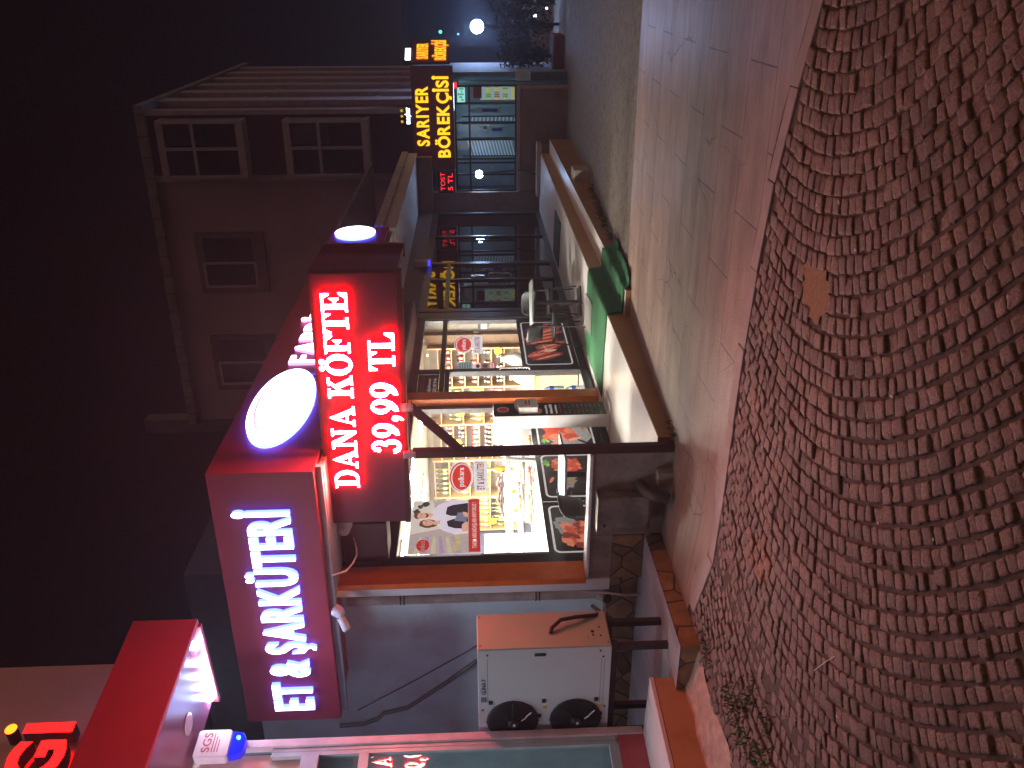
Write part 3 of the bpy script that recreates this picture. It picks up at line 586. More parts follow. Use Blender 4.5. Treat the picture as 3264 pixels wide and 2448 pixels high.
for i in range(61):
    t = i / 60; a = t * math.pi * .85
    P.append((-4.03 - .02 * t, 6.46 - .17 * math.sin(min(a, math.pi / 2)) * 1 - .06 * t, .20 + .085 * math.cos(a) - .06 * t))
b.tube(P, [.042 + .006 * (i % 2) for i in range(61)], mat('grey_conduit', (.07, .06, .055), .6), 12); b.make('hose', cp)
b = B(); b.box(-4.0, -3.88, 6.37, 6.474, -.02, .15, mPar); b.make('stub', cp, .01)

# ------------------------------------------------------------------ condenser
ac = thing('condenser_unit', 'large white condensing unit with two stacked fans on the side terrace', 'condenser', (-5.2, 5.5, .2))
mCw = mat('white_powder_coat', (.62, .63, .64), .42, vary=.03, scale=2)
mBk = mat('black_plastic', (.018, .018, .02), .5)
b = B(); b.box(-5.90, -4.81, 5.30, 5.72, .665, 1.735, mCw); b.make('casing', ac, .006)
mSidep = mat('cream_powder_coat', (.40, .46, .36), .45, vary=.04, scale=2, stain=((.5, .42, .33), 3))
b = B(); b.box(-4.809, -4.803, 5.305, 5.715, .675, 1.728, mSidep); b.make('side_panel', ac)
mSup = mat('support_black', (.03, .028, .028), .6); b = B()
for z in (.64,): b.box(-5.88, -4.83, 5.34, 5.40, .61, .664, mSup); b.box(-5.88, -4.83, 5.62, 5.68, .61, .664, mSup)
for x in (-5.82, -4.90):
    b.box(x, x + .05, 5.345, 5.395, .2, .61, mSup); b.box(x, x + .05, 5.625, 5.675, .2, .61, mSup)
b.make('support_frame', ac, .003)
for zc in (1.455, .935):
    fn = B(); cx = -5.565; rr = .215
    fn.lathe([(rr - .02, -.02), (rr, 0), (rr - .01, .012), (rr - .03, .006)], (cx, 5.298, zc), mBk, 36, -Y_)
    fan = fn.make('fan', ac)
    q = B(); q.lathe([(rr - .032, .001), (rr - .034, .003)], (cx, 5.298, zc), mBk, 36, -Y_); q.make('fan_recess', fan)
    q = B()
    for r_ in lin(.06, .2, 8): q.tube([(cx + r_ * math.cos(R(a)), 5.272, zc + r_ * math.sin(R(a))) for a in range(0, 360, 15)], .0022, mBk, 5, True)
    for a in range(0, 360, 45): q.tube([(cx + .03 * math.cos(R(a)), 5.27, zc + .03 * math.sin(R(a))), (cx + .2 * math.cos(R(a)), 5.272, zc + .2 * math.sin(R(a))), (cx + .222 * math.cos(R(a)), 5.296, zc + .222 * math.sin(R(a)))], .003, mBk, 5)
    q.make('guard', fan)
    q = B(); q.lathe([(.045, 0), (.045, .02), (.03, .03)], (cx, 5.275, zc), mBk, 18, -Y_); q.box(cx - .012, cx + .012, 5.243, 5.245, zc - .02, zc + .0, mWhite); q.make('hub', fan)
    q = B(); q.tube([(cx + .03, 5.262, zc - .07), (cx + .055, 5.262, zc - .10), (cx + .08, 5.262, zc - .115), (cx + .115, 5.264, zc - .15)], .0055, mWhite, 6); q.make('wire', fan)
fa = FS(0, 5.2985, 0)
for x, z in ((-5.36, 1.635), (-5.36, 1.20), (-5.36, .77), (-5.52, .735), (-5.52, 1.235)):
    b = B(); b.slab(fa, x - .018, x + .018, z - .016, z + .016, -.002, .006, mBk); b.make('latch', ac, .002)
b = B(); b.slab(fa, -4.885, -4.858, 1.19, 1.28, -.002, .004, mBk); b.make('handle_slot', ac)
for x, z in ((-4.86, 1.655), (-4.85, .755), (-4.91, .73), (-5.44, 1.70), (-5.78, 1.70), (-5.44, .70), (-5.78, .70)):
    b = B(); b.prism(fa, ell(x, z, .009, .009, 10), -.002, .003, mBk); b.make('screw', ac)
for z in (1.175, .715):
    b = B(); b.poly(fa, [(-5.455, z + .0), (-5.405, z + .0), (-5.43, z + .046)], mat('warning_yellow', (.6, .5, .03), .5)); b.make('warning_label', ac)
for z in (.715, .742):
    b = B()
    for i in range(26): b.rect(fa, -5.395 + i * .018, -5.385 + i * .018, z, z + .004, mBk)
    b.make('vent_row', ac)
b = B(); b.rect(fa, -5.35, -4.9, 1.655, 1.658, mBk); b.text('GÜNAY', fa, .17, .034, mat('logo_blue', (.03, .035, .09), .5), .0005, .001, a=-5.275, b=1.672, bold=.015); b.rect(fa, -5.355, -5.30, 1.668, 1.678, MATS['logo_blue']); b.rect(fa, -5.355, -5.30, 1.684, 1.694, MATS['logo_blue']); b.rect(fa, -5.355, -5.30, 1.700, 1.710, MATS['logo_blue'])
b.make('marking', ac)
f2 = FE(-4.8025, 0, 0)
for y, z, r_ in ((5.47, .80, .014), (5.52, .74, .008), (5.42, .74, .008), (5.43, .80, .009), (5.40, .84, .005), (5.34, 1.71, .006), (5.68, 1.71, .006), (5.34, .69, .006)):
    b = B(); b.prism(f2, ell(y, z, r_, r_, 10), -.001, .003, mBk); b.make('cable_gland', ac)
b = B(); b.tube([(-4.80, 5.46, 1.14), (-4.77, 5.49, 1.13), (-4.75, 5.56, 1.05), (-4.76, 5.60, .92), (-4.80, 5.66, .75), (-4.84, 5.75, .70), (-4.9, 5.9, .74)], .017, mBk); b.make('pipe_run', ac)

# ------------------------------------------------------------------ drain pipe, camera, cables
mPipe = mat('grimy_pipe', (.42, .33, .27), .6, vary=.25, scale=4, stain=((.22, .15, .12), 3))
dp = thing('drain_pipe', 'grimy beige drain pipe running down the wall beside the white pillar', 'pipe', (-5.42, 6.72, .6))
b = B(); b.tube([(-5.42, 6.72, 2.98), (-5.42, 6.72, .68), (-5.40, 6.70, .60), (-5.36, 6.60, .53), (-5.33, 6.52, .50)], .055, mPipe, 14); b.lathe([(.046, .001), (.044, .004)], (-5.33, 6.512, .497), mBk, 14, Vector((.3, -.8, -.3))); b.make('pipe', dp)
for z in (2.43, 1.13):
    b = B()
    for o in (0, .035): b.tube([(-5.42 + .058 * math.cos(R(a)), 6.72 + .058 * math.sin(R(a)), z + o) for a in range(180, 361, 15)], .006, mBk, 6)
    b.make('clamp', dp)
sc = thing('security_camera', 'white bullet security camera under the end of the sign box', 'camera', (-5.15, 6.15, 2.98))
b = B(); b.lathe([(.055, 0), (.05, .06), (.03, .09), (.01, .095)], (-5.10, 6.2, 2.995), mWhite, 16, Vector((-.2, -.5, -.8))); b.make('mount', sc)
b = B(); b.lathe([(.036, 0), (.038, .12), (.03, .125)], (-5.15, 6.15, 2.94), mWhite, 16, Vector((-.6, -.55, -.45))); b.make('body', sc)
b = B(); b.lathe([(.027, .0), (.02, .004)], (-5.226, 6.08, 2.883), mBk, 16, Vector((-.6, -.55, -.45))); b.make('lens', sc)
tag(B().tube([(-7.02, 6.7, 3.18), (-7.07, 6.76, 2.95), (-7.03, 6.78, 2.80), (-6.95, 6.78, 2.73), (-6.89, 6.785, 2.48), (-6.57, 6.785, 2.07), (-6.29, 6.78, 1.76), (-6.1, 6.75, 1.55)], .022, mat('grey_cable', (.20, .19, .19), .6)).make('power_cable'), 'thick grey cable sagging down the wall from the sign to the condenser', 'cable')
tag(B().tube([(-6.9, 6.78, 3.0), (-6.5, 6.785, 2.35), (-6.2, 6.785, 1.9), (-6.05, 6.78, 1.7)], .006, MATS['grey_cable'], 6).make('thin_cable'), 'thin cable hanging along the wall above the condenser', 'cable')
tag(B().tube([(-4.7, 7.0, 2.97), (-4.7, 6.80, 2.89), (-4.7, 6.66, 2.84), (-4.7, 6.53, 2.81), (-4.7, 6.45, 2.80), (-4.7, 6.33, 2.82), (-4.7, 6.22, 2.87), (-4.7, 6.17, 2.98)], .008, mWhite, 7).make('loose_cable'), 'loose white cable looping under the sign soffit', 'cable')
tag(B().tube([(-5.32, 6.66, 1.2), (-5.3, 6.6, .75), (-5.28, 6.55, .6), (-5.25, 6.50, .50), (-5.22, 6.42, .36), (-5.20, 6.40, .215)], .012, MATS['grimy_pipe'], 8).make('drain_hose'), 'thin grey drain hose trailing from the drain pipe to the terrace floor', 'hose')

# ------------------------------------------------------------------ menu stand
ms = thing('menu_stand', 'tall white stand with dark printed menu board and hand sanitizer dispenser', 'stand', (-4.73, 9.18, .122))
mPk = mat('stand_white', (.80, .78, .79), .4, vary=.02)
b = B(); b.prism(FU(0, 0, .123), [(p[0], p[1]) for p in rrect(-4.93, -4.53, 9.02, 9.44, .05)], 0, .02, mPk); b.make('base', ms, .003)
b = B(); b.box(-4.83, -4.665, 9.02, 9.355, .143, 1.50, mPk); b.make('body', ms, .004)
b = B(); f = FE(-4.663, 0, 0); mPr = mat('menu_black', (.012, .010, .011), .3); b.rect(f, 9.022, 9.353, .17, 1.495, mPr)
b.poly(f, ell(9.19, 1.385, .075, .075, 24), mat('print_red', (.62, .05, .03), .4), .001); ring(b, f, ell(9.19, 1.385, .066, .066), ell(9.19, 1.385, .06, .06), mat('print_white', (.78, .76, .74), .4, emit=.25), .002)  # white print given faint emission in place of light on it
b.poly(f, [(9.06, 1.0), (9.10, 1.04), (9.16, .98), (9.22, 1.03), (9.30, 1.0), (9.31, .95), (9.22, .96), (9.17, .92), (9.08, .94)], mat('print_skin', (.55, .25, .14), .5), .001)
g = random.Random(4)
for z, h_, w_, m in ((.86, .028, .22, 'print_white'), (.80, .036, .24, 'print_white'), (.745, .024, .22, 'print_white'), (.70, .012, .25, 'print_red')):
    for k in range(9):
        a = 9.07 + k * w_ / 9; b.rect(f, a, a + w_ / 12, z, z + h_ * g.uniform(.7, 1), MATS[m], .001)
mGr = mat('print_grey', (.20, .20, .17), .5)
for r_ in range(9):
    z = .64 - r_ * .052
    for c0 in (9.05, 9.21):
        for k in range(6):
            a = c0 + k * .019
            if g.random() > .15: b.rect(f, a, a + .013, z, z + g.uniform(.012, .022), mGr if g.random() > .12 else MATS['print_red'], .001)
b.make('menu_board', ms)
b = B(); b.prism(F((-4.66, 9.06, .98), Y_, Z_), [(0, 0), (.24, 0), (.24, .24), (.18, .27), (0, .22)], 0, .09, mPk); b.make('dispenser', ms, .012)
b = B(); b.rect(FE(-4.569, 0, 0), 9.13, 9.24, 1.10, 1.125, MATS['print_red']); b.rect(FE(-4.569, 0, 0), 9.12, 9.25, 1.07, 1.083, mBk); b.make('dispenser_label', ms)

# ------------------------------------------------------------------ mats
mTurf = mat('green_carpet', (.022, .135, .045), .95, vary=.22, scale=20, bump=.8, bscale=160, stain=((.03, .14, .05), 5))
gm = B()
prof = [(-4.78, .126), (-4.2, .126), (-3.7, .127), (-3.645, .122), (-3.628, .09), (-3.615, -.04), (-3.59, -.062), (-3.5, -.064), (-3.34, -.063), (-3.305, -.08), (-3.295, -.12), (-3.22, -.185), (-3.12, -.185)]
ny = 20; vs = []
for i, (x, z) in enumerate(prof):
    for j in range(ny + 1):
        t = j / ny; y0 = 9.62 + (0 if x > -3.7 else (.08 * (x + 3.7) / -1.08)); y1 = 11.38 - (.22 if x > -3.31 else 0)
        if x < -4: y0 = 9.70
        y = y0 + (y1 - y0) * t; w = .010 * math.sin(y * 9 + i * 1.3) + .008 * math.sin(y * 23 + i)
        xx = x + (.02 * math.sin(y * 7) + .02 * math.sin(y * 17) if i > 8 else .006 * math.sin(y * 11)); zz = z + abs(w) * (1 if i > 6 else .25)
        if i >= 11: zz = gz(xx, y) + .012 + abs(w) * 1.6
        vs.append((xx, y, zz))
gm.add(vs, [(i * (ny + 1) + j, (i + 1) * (ny + 1) + j, (i + 1) * (ny + 1) + j + 1, i * (ny + 1) + j + 1) for i in range(len(prof) - 1) for j in range(ny)], mTurf, True)
go = gm.make('green_carpet'); so = go.modifiers.new('s', 'SOLIDIFY'); so.thickness = .008; so.offset = 1
tag(go, 'green artificial turf carpet laid across the terrace and draped down its steps', 'carpet')
tag(B().prism(FU(0, 0, .136), [(-4.0, 11.42), (-4.40, 11.36), (-4.46, 11.20), (-4.37, 10.76), (-3.94, 10.78), (-3.93, 10.9)], 0, .012, mat('grey_doormat', (.16, .16, .14), .95, vary=.3, scale=60, bump=.6)).make('door_mat', bevel=.002), 'small grey door mat lying on the green turf carpet', 'mat')
tag(B().prism(FU(0, 0, .1225), [(-4.03, 16.3), (-4.9, 16.45), (-4.92, 15.4), (-4.0, 15.2)], 0, .014, mat('dark_doormat', (.03, .03, .035), .95, vary=.3, scale=60, bump=.6)).make('door_mat', bevel=.002), 'dark door mat in front of the unlit glass wing', 'mat')

# ------------------------------------------------------------------ chairs and tables
mCh = mat('chair_grey_plastic', (.042, .046, .05), .5, vary=.06); mLeg = mat('chair_leg_metal', (.09, .095, .10), .4, .4)
def make_chair(name, label, group, m, loc, rz):
    t = thing(name, label, 'chair', (0, 0, 0), group)
    b = B(); n = 8; vs = []
    for i in range(n + 1):
        for j in range(n + 1):
            u, v = i / n * 2 - 1, j / n * 2 - 1; k = 1 - .12 * max(0, abs(u) + abs(v) - 1.2)
            vs.append((u * .215 * k, v * .21 * k, .445 - .012 * (1 - u * u) - .018 * max(0, v - .6)))
    for i in range(n + 1):
        for j in range(n + 1): p = vs[i * (n + 1) + j]; vs.append((p[0], p[1], p[2] - .02))
    K = (n + 1) ** 2; fs = []
    for i in range(n):
        for j in range(n): a = i * (n + 1) + j; fs += [(a, a + n + 1, a + n + 2, a + 1), (K + a, K + a + 1, K + a + n + 2, K + a + n + 1)]
    rim = [i * (n + 1) for i in range(n + 1)] + [n * (n + 1) + j for j in range(1, n + 1)] + [i * (n + 1) + n for i in range(n - 1, -1, -1)] + list(range(n - 1, 0, -1))
    fs += [(rim[i], K + rim[i], K + rim[(i + 1) % len(rim)], rim[(i + 1) % len(rim)]) for i in range(len(rim))]
    b.add(vs, fs, m, True); b.make('seat', t)
    b = B(); vs = []; n = 10; q = 6
    for s_ in (0, 1):
        for i in range(n + 1):
            for j in range(q + 1):
                u = i / n * 2 - 1; w = j / q; a = u * R(52); rr = .25 - s_ * .014
                hw = 1 - .10 * (w > .85) * abs(u); z = .60 + (.235 - .045 * abs(u) ** 4) * w - .03 * (1 - w) * (1 - u * u) * 0
                vs.append((math.sin(a) * rr * hw * .98, -.02 - math.cos(a) * rr * .78 - .05 * w - s_ * 0, z))
    K = (n + 1) * (q + 1); fs = []
    for i in range(n):
        for j in range(q): a = i * (q + 1) + j; fs += [(a, a + 1, a + q + 2, a + q + 1), (K + a, K + a + q + 1, K + a + q + 2, K + a + 1)]
    rim = [i * (q + 1) for i in range(n + 1)] + [n * (q + 1) + j for j in range(1, q + 1)] + [i * (q + 1) + q for i in range(n - 1, -1, -1)] + list(range(q - 1, 0, -1))
    fs += [(rim[i], rim[(i + 1) % len(rim)], K + rim[(i + 1) % len(rim)], K + rim[i]) for i in range(len(rim))]
    b.add(vs, fs, m, True); b.make('backrest', t)
    for sx in (-1, 1):
        b = B(); b.tube([(sx * .19, .17, .43), (sx * .215, .215, .0)], [.013, .010], mLeg); b.make('leg', t)
        b = B(); b.tube([(sx * .205, -.20, .68), (sx * .20, -.195, .45), (sx * .225, -.245, .0)], [.012, .013, .010], mLeg); b.make('leg', t)
    b = B(); b.tube([(.19, .17, .422), (-.19, .17, .422), (-.2, -.19, .422), (.2, -.19, .422)], .010, mLeg, 6, True); b.make('seat_frame', t)
    t.location = loc; t.rotation_euler = (0, 0, rz); return t
G1 = 'grey plastic terrace chairs'
c0 = make_chair('terrace_chair', 'grey plastic chair with its back to the street beside the turf carpet', G1, mCh, (-4.60, 11.80, .122), R(-30))
copy_tree(c0, (-4.62, 12.80, .122), R(205), 'grey plastic chair on the far side of the table near the turf carpet', G1)
copy_tree(c0, (-4.70, 6.87, .122), R(90), 'dark grey chair showing its back above the white coping', G1)
mTop = mat('table_top_white', (.42, .46, .44), .35, vary=.04); 
def make_table(label, loc, rz, leg=True):
    t = thing('terrace_table', label, 'table', (0, 0, 0), 'small square terrace tables')
    b = B(); b.prism(FU(0, 0, .715), rrect(-.32, .32, -.32, .32, .03), 0, .022, mTop, mat('table_edge', (.30, .33, .33), .5)); b.make('table_top', t)
    b = B(); b.lathe([(.03, .03), (.03, .714)], (0, 0, 0), mLeg, 12); b.make('leg', t)
    b = B(); b.box(-.22, .22, -.22, .22, 0, .02, mLeg); b.make('foot', t)
    t.location = loc; t.rotation_euler = (0, 0, rz); return t
t0 = make_table('small white square table between the two grey chairs', (-4.42, 12.22, .122), R(25))
copy_tree(t0, (-4.55, 7.50, .122), R(4), 'small white square table behind the parapet and post')
#%% PART4
# ------------------------------------------------------------------ prints on the glass; faint emission stands in for shop light
XG = -5.0155
fg = FE(XG, 0, 0)
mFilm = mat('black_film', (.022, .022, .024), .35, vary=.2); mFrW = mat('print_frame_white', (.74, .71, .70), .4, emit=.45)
def sticker(label, y0, y1, z0, z1, seed, hues, lean=.0, yy=(None, None)):
    g = random.Random(seed); t = thing('meat_poster', label, 'poster', (XG, (y0 + y1) / 2, z0), 'meat photographs along the foot of the window')
    b = B(); a0, a1 = yy; b.rect(fg, a0, a1, .232, 1.035, mFilm, .001); b.make('film', t)
    b = B(); o = rrect(y0, y1, z0, z1, .07); i_ = rrect(y0 + .026, y1 - .026, z0 + .022, z1 - .022, .05)
    ring(b, fg, o, i_, mFrW, .0022)
    b.poly(fg, i_, mat('slate_print', (.045, .045, .047), .4, vary=.5, scale=9), .0018); b.make('frame', t)
    b = B(); d = .0024; w, h = y1 - y0, z1 - z0
    if seed % 4 == 1: b.poly(fg, [(y0 + w * .04, z0 + h * .66), (y0 + w * .3, z0 + h * .38), (y0 + w * .75, z0 + h * .6), (y0 + w * .42, z0 + h * .9)], mat('board_black', (.012, .012, .013), .5), d); d += .0002
    for k, (cx, cy, rx, ry, m, j, rot) in enumerate(hues):
        b.poly(fg, blob(y0 + cx * w, z0 + cy * h, rx * w, ry * h, seed * 31 + k, 18, j, rot), m, d); d += .00025
    b.make('picture', t); return t
def pm(n, c): return mat('print_' + n, c, .45, vary=.3, scale=22, emit=.6)  # emission stands in for light on prints, counter meats and cans
mt1, mt2, mt3, mt4 = pm('meat_red', (.50, .08, .04)), pm('meat_pink', (.66, .21, .12)), pm('meat_dark', (.20, .035, .025)), pm('fat', (.70, .42, .33))
mgn, mwd, mgs = pm('leaf', (.10, .30, .04)), pm('wood', (.32, .18, .08)), pm('stone_grey', (.22, .22, .21))
g = random.Random(11)
cub = [(.34 + g.uniform(-.22, .26), .62 + g.uniform(-.17, .17), g.uniform(.05, .08), g.uniform(.05, .09), g.choice([mt1, mt2, mt2, mt3]), .3, g.uniform(0, 3)) for _ in range(46)]
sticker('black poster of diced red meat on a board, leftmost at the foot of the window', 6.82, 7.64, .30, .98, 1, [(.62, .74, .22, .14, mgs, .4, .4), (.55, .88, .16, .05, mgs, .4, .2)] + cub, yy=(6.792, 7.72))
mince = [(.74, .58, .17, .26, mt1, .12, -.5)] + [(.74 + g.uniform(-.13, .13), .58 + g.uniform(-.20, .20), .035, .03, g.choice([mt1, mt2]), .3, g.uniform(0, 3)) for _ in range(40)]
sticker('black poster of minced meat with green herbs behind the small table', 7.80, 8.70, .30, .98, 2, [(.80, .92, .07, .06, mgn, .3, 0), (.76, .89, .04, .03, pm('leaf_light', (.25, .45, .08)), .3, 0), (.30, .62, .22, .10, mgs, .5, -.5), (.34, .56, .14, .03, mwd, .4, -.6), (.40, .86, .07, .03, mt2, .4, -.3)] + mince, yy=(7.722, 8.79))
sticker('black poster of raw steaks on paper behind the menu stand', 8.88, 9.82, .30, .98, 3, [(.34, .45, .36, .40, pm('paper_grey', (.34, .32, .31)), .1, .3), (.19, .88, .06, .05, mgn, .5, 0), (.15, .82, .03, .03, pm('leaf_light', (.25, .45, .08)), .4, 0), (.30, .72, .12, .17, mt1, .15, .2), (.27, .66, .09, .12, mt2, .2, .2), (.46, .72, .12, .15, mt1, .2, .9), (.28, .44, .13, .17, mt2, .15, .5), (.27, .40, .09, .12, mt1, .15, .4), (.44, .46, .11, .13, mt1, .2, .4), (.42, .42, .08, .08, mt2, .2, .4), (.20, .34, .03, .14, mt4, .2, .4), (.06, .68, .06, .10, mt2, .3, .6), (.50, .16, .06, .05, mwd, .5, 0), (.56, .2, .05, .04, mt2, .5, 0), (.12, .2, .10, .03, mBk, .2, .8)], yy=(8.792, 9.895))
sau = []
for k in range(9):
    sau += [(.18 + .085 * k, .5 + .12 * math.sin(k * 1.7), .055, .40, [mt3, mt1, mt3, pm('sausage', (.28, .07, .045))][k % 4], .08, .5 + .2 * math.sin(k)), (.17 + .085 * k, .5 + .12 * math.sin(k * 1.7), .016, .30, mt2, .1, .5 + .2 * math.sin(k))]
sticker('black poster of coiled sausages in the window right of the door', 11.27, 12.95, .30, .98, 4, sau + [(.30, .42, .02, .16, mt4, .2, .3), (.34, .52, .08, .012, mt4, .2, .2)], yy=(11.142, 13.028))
# recruiting poster
def pq(n, c): return mat('poster_' + n, c, .45, vary=.2, scale=22, emit=.85)  # emission stands in for light through the poster
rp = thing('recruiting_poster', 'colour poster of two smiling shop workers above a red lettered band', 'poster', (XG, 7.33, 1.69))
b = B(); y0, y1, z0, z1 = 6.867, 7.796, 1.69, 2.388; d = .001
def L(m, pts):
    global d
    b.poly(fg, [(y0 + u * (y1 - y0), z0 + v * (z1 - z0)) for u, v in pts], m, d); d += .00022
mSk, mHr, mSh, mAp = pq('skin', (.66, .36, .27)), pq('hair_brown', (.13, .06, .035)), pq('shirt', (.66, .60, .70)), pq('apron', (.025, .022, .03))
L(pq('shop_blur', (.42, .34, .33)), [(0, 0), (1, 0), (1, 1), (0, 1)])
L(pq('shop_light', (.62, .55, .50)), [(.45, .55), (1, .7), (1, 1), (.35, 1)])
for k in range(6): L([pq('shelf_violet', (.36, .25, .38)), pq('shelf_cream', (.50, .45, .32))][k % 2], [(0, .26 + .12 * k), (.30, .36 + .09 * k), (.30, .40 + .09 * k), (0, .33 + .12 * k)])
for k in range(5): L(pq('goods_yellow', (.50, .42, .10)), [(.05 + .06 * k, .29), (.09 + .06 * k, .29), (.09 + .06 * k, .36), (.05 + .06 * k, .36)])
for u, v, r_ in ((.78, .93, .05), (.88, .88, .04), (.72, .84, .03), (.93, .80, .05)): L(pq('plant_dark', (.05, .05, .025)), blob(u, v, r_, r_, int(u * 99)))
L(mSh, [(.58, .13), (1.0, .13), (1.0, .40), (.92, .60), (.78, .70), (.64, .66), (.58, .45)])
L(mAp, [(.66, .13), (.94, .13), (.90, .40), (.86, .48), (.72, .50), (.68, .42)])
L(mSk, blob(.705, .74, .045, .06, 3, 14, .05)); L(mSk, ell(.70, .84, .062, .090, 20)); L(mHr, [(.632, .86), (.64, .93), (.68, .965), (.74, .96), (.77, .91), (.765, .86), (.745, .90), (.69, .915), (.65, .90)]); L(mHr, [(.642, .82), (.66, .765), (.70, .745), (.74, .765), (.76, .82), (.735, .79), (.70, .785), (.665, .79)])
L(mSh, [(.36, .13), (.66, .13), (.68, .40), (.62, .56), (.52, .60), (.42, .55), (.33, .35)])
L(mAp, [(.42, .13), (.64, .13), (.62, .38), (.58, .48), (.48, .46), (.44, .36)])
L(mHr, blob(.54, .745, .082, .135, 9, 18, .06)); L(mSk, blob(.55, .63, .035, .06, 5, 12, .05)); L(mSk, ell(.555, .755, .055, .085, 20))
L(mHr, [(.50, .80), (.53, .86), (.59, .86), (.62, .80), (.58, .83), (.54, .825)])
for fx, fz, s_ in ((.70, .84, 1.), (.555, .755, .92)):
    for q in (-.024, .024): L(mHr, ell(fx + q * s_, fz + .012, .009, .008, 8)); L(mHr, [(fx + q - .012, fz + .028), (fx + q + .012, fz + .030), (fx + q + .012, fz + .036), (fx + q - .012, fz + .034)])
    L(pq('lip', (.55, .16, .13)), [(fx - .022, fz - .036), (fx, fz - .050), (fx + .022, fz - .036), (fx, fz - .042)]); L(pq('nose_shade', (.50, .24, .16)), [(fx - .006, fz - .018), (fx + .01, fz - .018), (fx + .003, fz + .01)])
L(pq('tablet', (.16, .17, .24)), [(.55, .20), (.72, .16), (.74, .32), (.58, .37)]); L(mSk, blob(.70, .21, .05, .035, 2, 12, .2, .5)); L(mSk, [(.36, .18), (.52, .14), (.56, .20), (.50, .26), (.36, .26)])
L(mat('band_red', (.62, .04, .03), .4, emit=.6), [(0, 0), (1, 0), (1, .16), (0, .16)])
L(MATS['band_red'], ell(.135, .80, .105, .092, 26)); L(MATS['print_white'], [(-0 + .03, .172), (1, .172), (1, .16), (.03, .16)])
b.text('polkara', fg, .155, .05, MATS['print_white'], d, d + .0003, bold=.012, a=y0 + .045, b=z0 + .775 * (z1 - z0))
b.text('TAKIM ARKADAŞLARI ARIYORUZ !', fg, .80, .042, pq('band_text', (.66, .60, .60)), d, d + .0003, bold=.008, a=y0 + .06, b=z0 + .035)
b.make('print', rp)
def logo(label, yc, zc, ry, rz, by0, by1, bz0, bz1):
    t = thing('logo_sticker', label, 'sticker', (XG, yc, bz0), 'oval shop logo stickers'); b = B()
    mLw = mat('sticker_white', (.78, .76, .80), .4, vary=.02, emit=.8); mRd = mat('sticker_red', (.62, .04, .025), .4, emit=.8)  # stickers glow slightly in place of light from inside
    b.poly(fg, ell(yc, zc, ry, rz, 36), mLw, .0016); b.poly(fg, ell(yc, zc + .005, ry * .92, rz * .90, 36), mRd, .0020); b.poly(fg, ell(yc - .012, zc - .004, ry * .87, rz * .84, 36), mLw, .0024); b.poly(fg, ell(yc - .016, zc - .008, ry * .82, rz * .78, 36), mRd, .0028)
    b.text('polkara', fg, ry * 1.22, rz * .44, mLw, .0028, .0032, bold=.02, a=yc - ry * .66, b=zc - rz * .22); b.make('oval', t)
    b = B(); b.poly(fg, rrect(by0, by1, bz0, bz1, .02), mLw, .0014); w = by1 - by0
    b.text('ET & ŞARKÜTERİ', fg, w * .88, (bz1 - bz0) * .50, mat('sticker_red_text', (.50, .02, .02), .4, emit=.3), .0014, .0019, bold=.025, a=by0 + w * .06, b=bz0 + (bz1 - bz0) * .28); b.make('band', t); return t
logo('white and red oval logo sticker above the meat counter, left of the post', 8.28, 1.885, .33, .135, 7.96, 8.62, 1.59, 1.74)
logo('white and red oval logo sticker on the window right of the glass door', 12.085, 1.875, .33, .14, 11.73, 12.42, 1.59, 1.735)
t = thing('notice_sheet', 'pale blue printed notice taped beside the door frame', 'notice', (XG, 11.3, 1.74)); b = B(); b.rect(fg, 11.15, 11.43, 1.745, 1.955, mat('notice_blue', (.42, .52, .56), .6, emit=.5), .0015)
for k in range(5): b.rect(fg, 11.18, 11.41, 1.77 + k * .036, 1.785 + k * .036, mat('notice_grey', (.28, .36, .42), .6), .002)
b.make('sheet', t)
t = thing('opening_notice', 'orange and white notice below the pale blue sheet by the door', 'notice', (XG, 11.3, 1.40)); b = B(); b.rect(fg, 11.15, 11.39, 1.40, 1.71, mat('notice_orange', (.70, .22, .12), .5, emit=.5), .0015)
b.rect(fg, 11.16, 11.38, 1.63, 1.705, MATS['sticker_white'], .0018); b.poly(fg, ell(11.27, 1.667, .07, .03, 20), MATS['print_red'], .0022); b.poly(fg, ell(11.27, 1.565, .07, .04, 20), mat('notice_cyan', (.25, .5, .62), .5), .0018); b.rect(fg, 11.17, 11.37, 1.44, 1.455, MATS['sticker_white'], .0018); b.rect(fg, 11.17, 11.37, 1.475, 1.49, MATS['sticker_white'], .0018); b.make('sheet', t)
t = thing('contact_panel', 'dark panel with phone number in the light above the glass door', 'sign', (XG, 10.6, 2.2)); b = B(); b.rect(fg, 10.272, 11.018, 2.205, 2.488, mat('contact_brown', (.10, .075, .065), .4), .0012)
b.text('(0532) 287 19 46', fg, .50, .045, MATS['print_white'], .0012, .002, bold=.01, a=10.38, b=2.235); b.text('info@polkara.com', fg, .48, .04, MATS['print_white'], .0012, .002, a=10.39, b=2.315)
b.rect(fg, 10.29, 10.98, 2.40, 2.455, mat('contact_orange', (.40, .13, .05), .5), .0016)
for k in range(14): b.rect(fg, 10.30 + k * .049, 10.33 + k * .049, 2.408, 2.447, MATS['contact_brown'], .002)
b.make('panel', t)

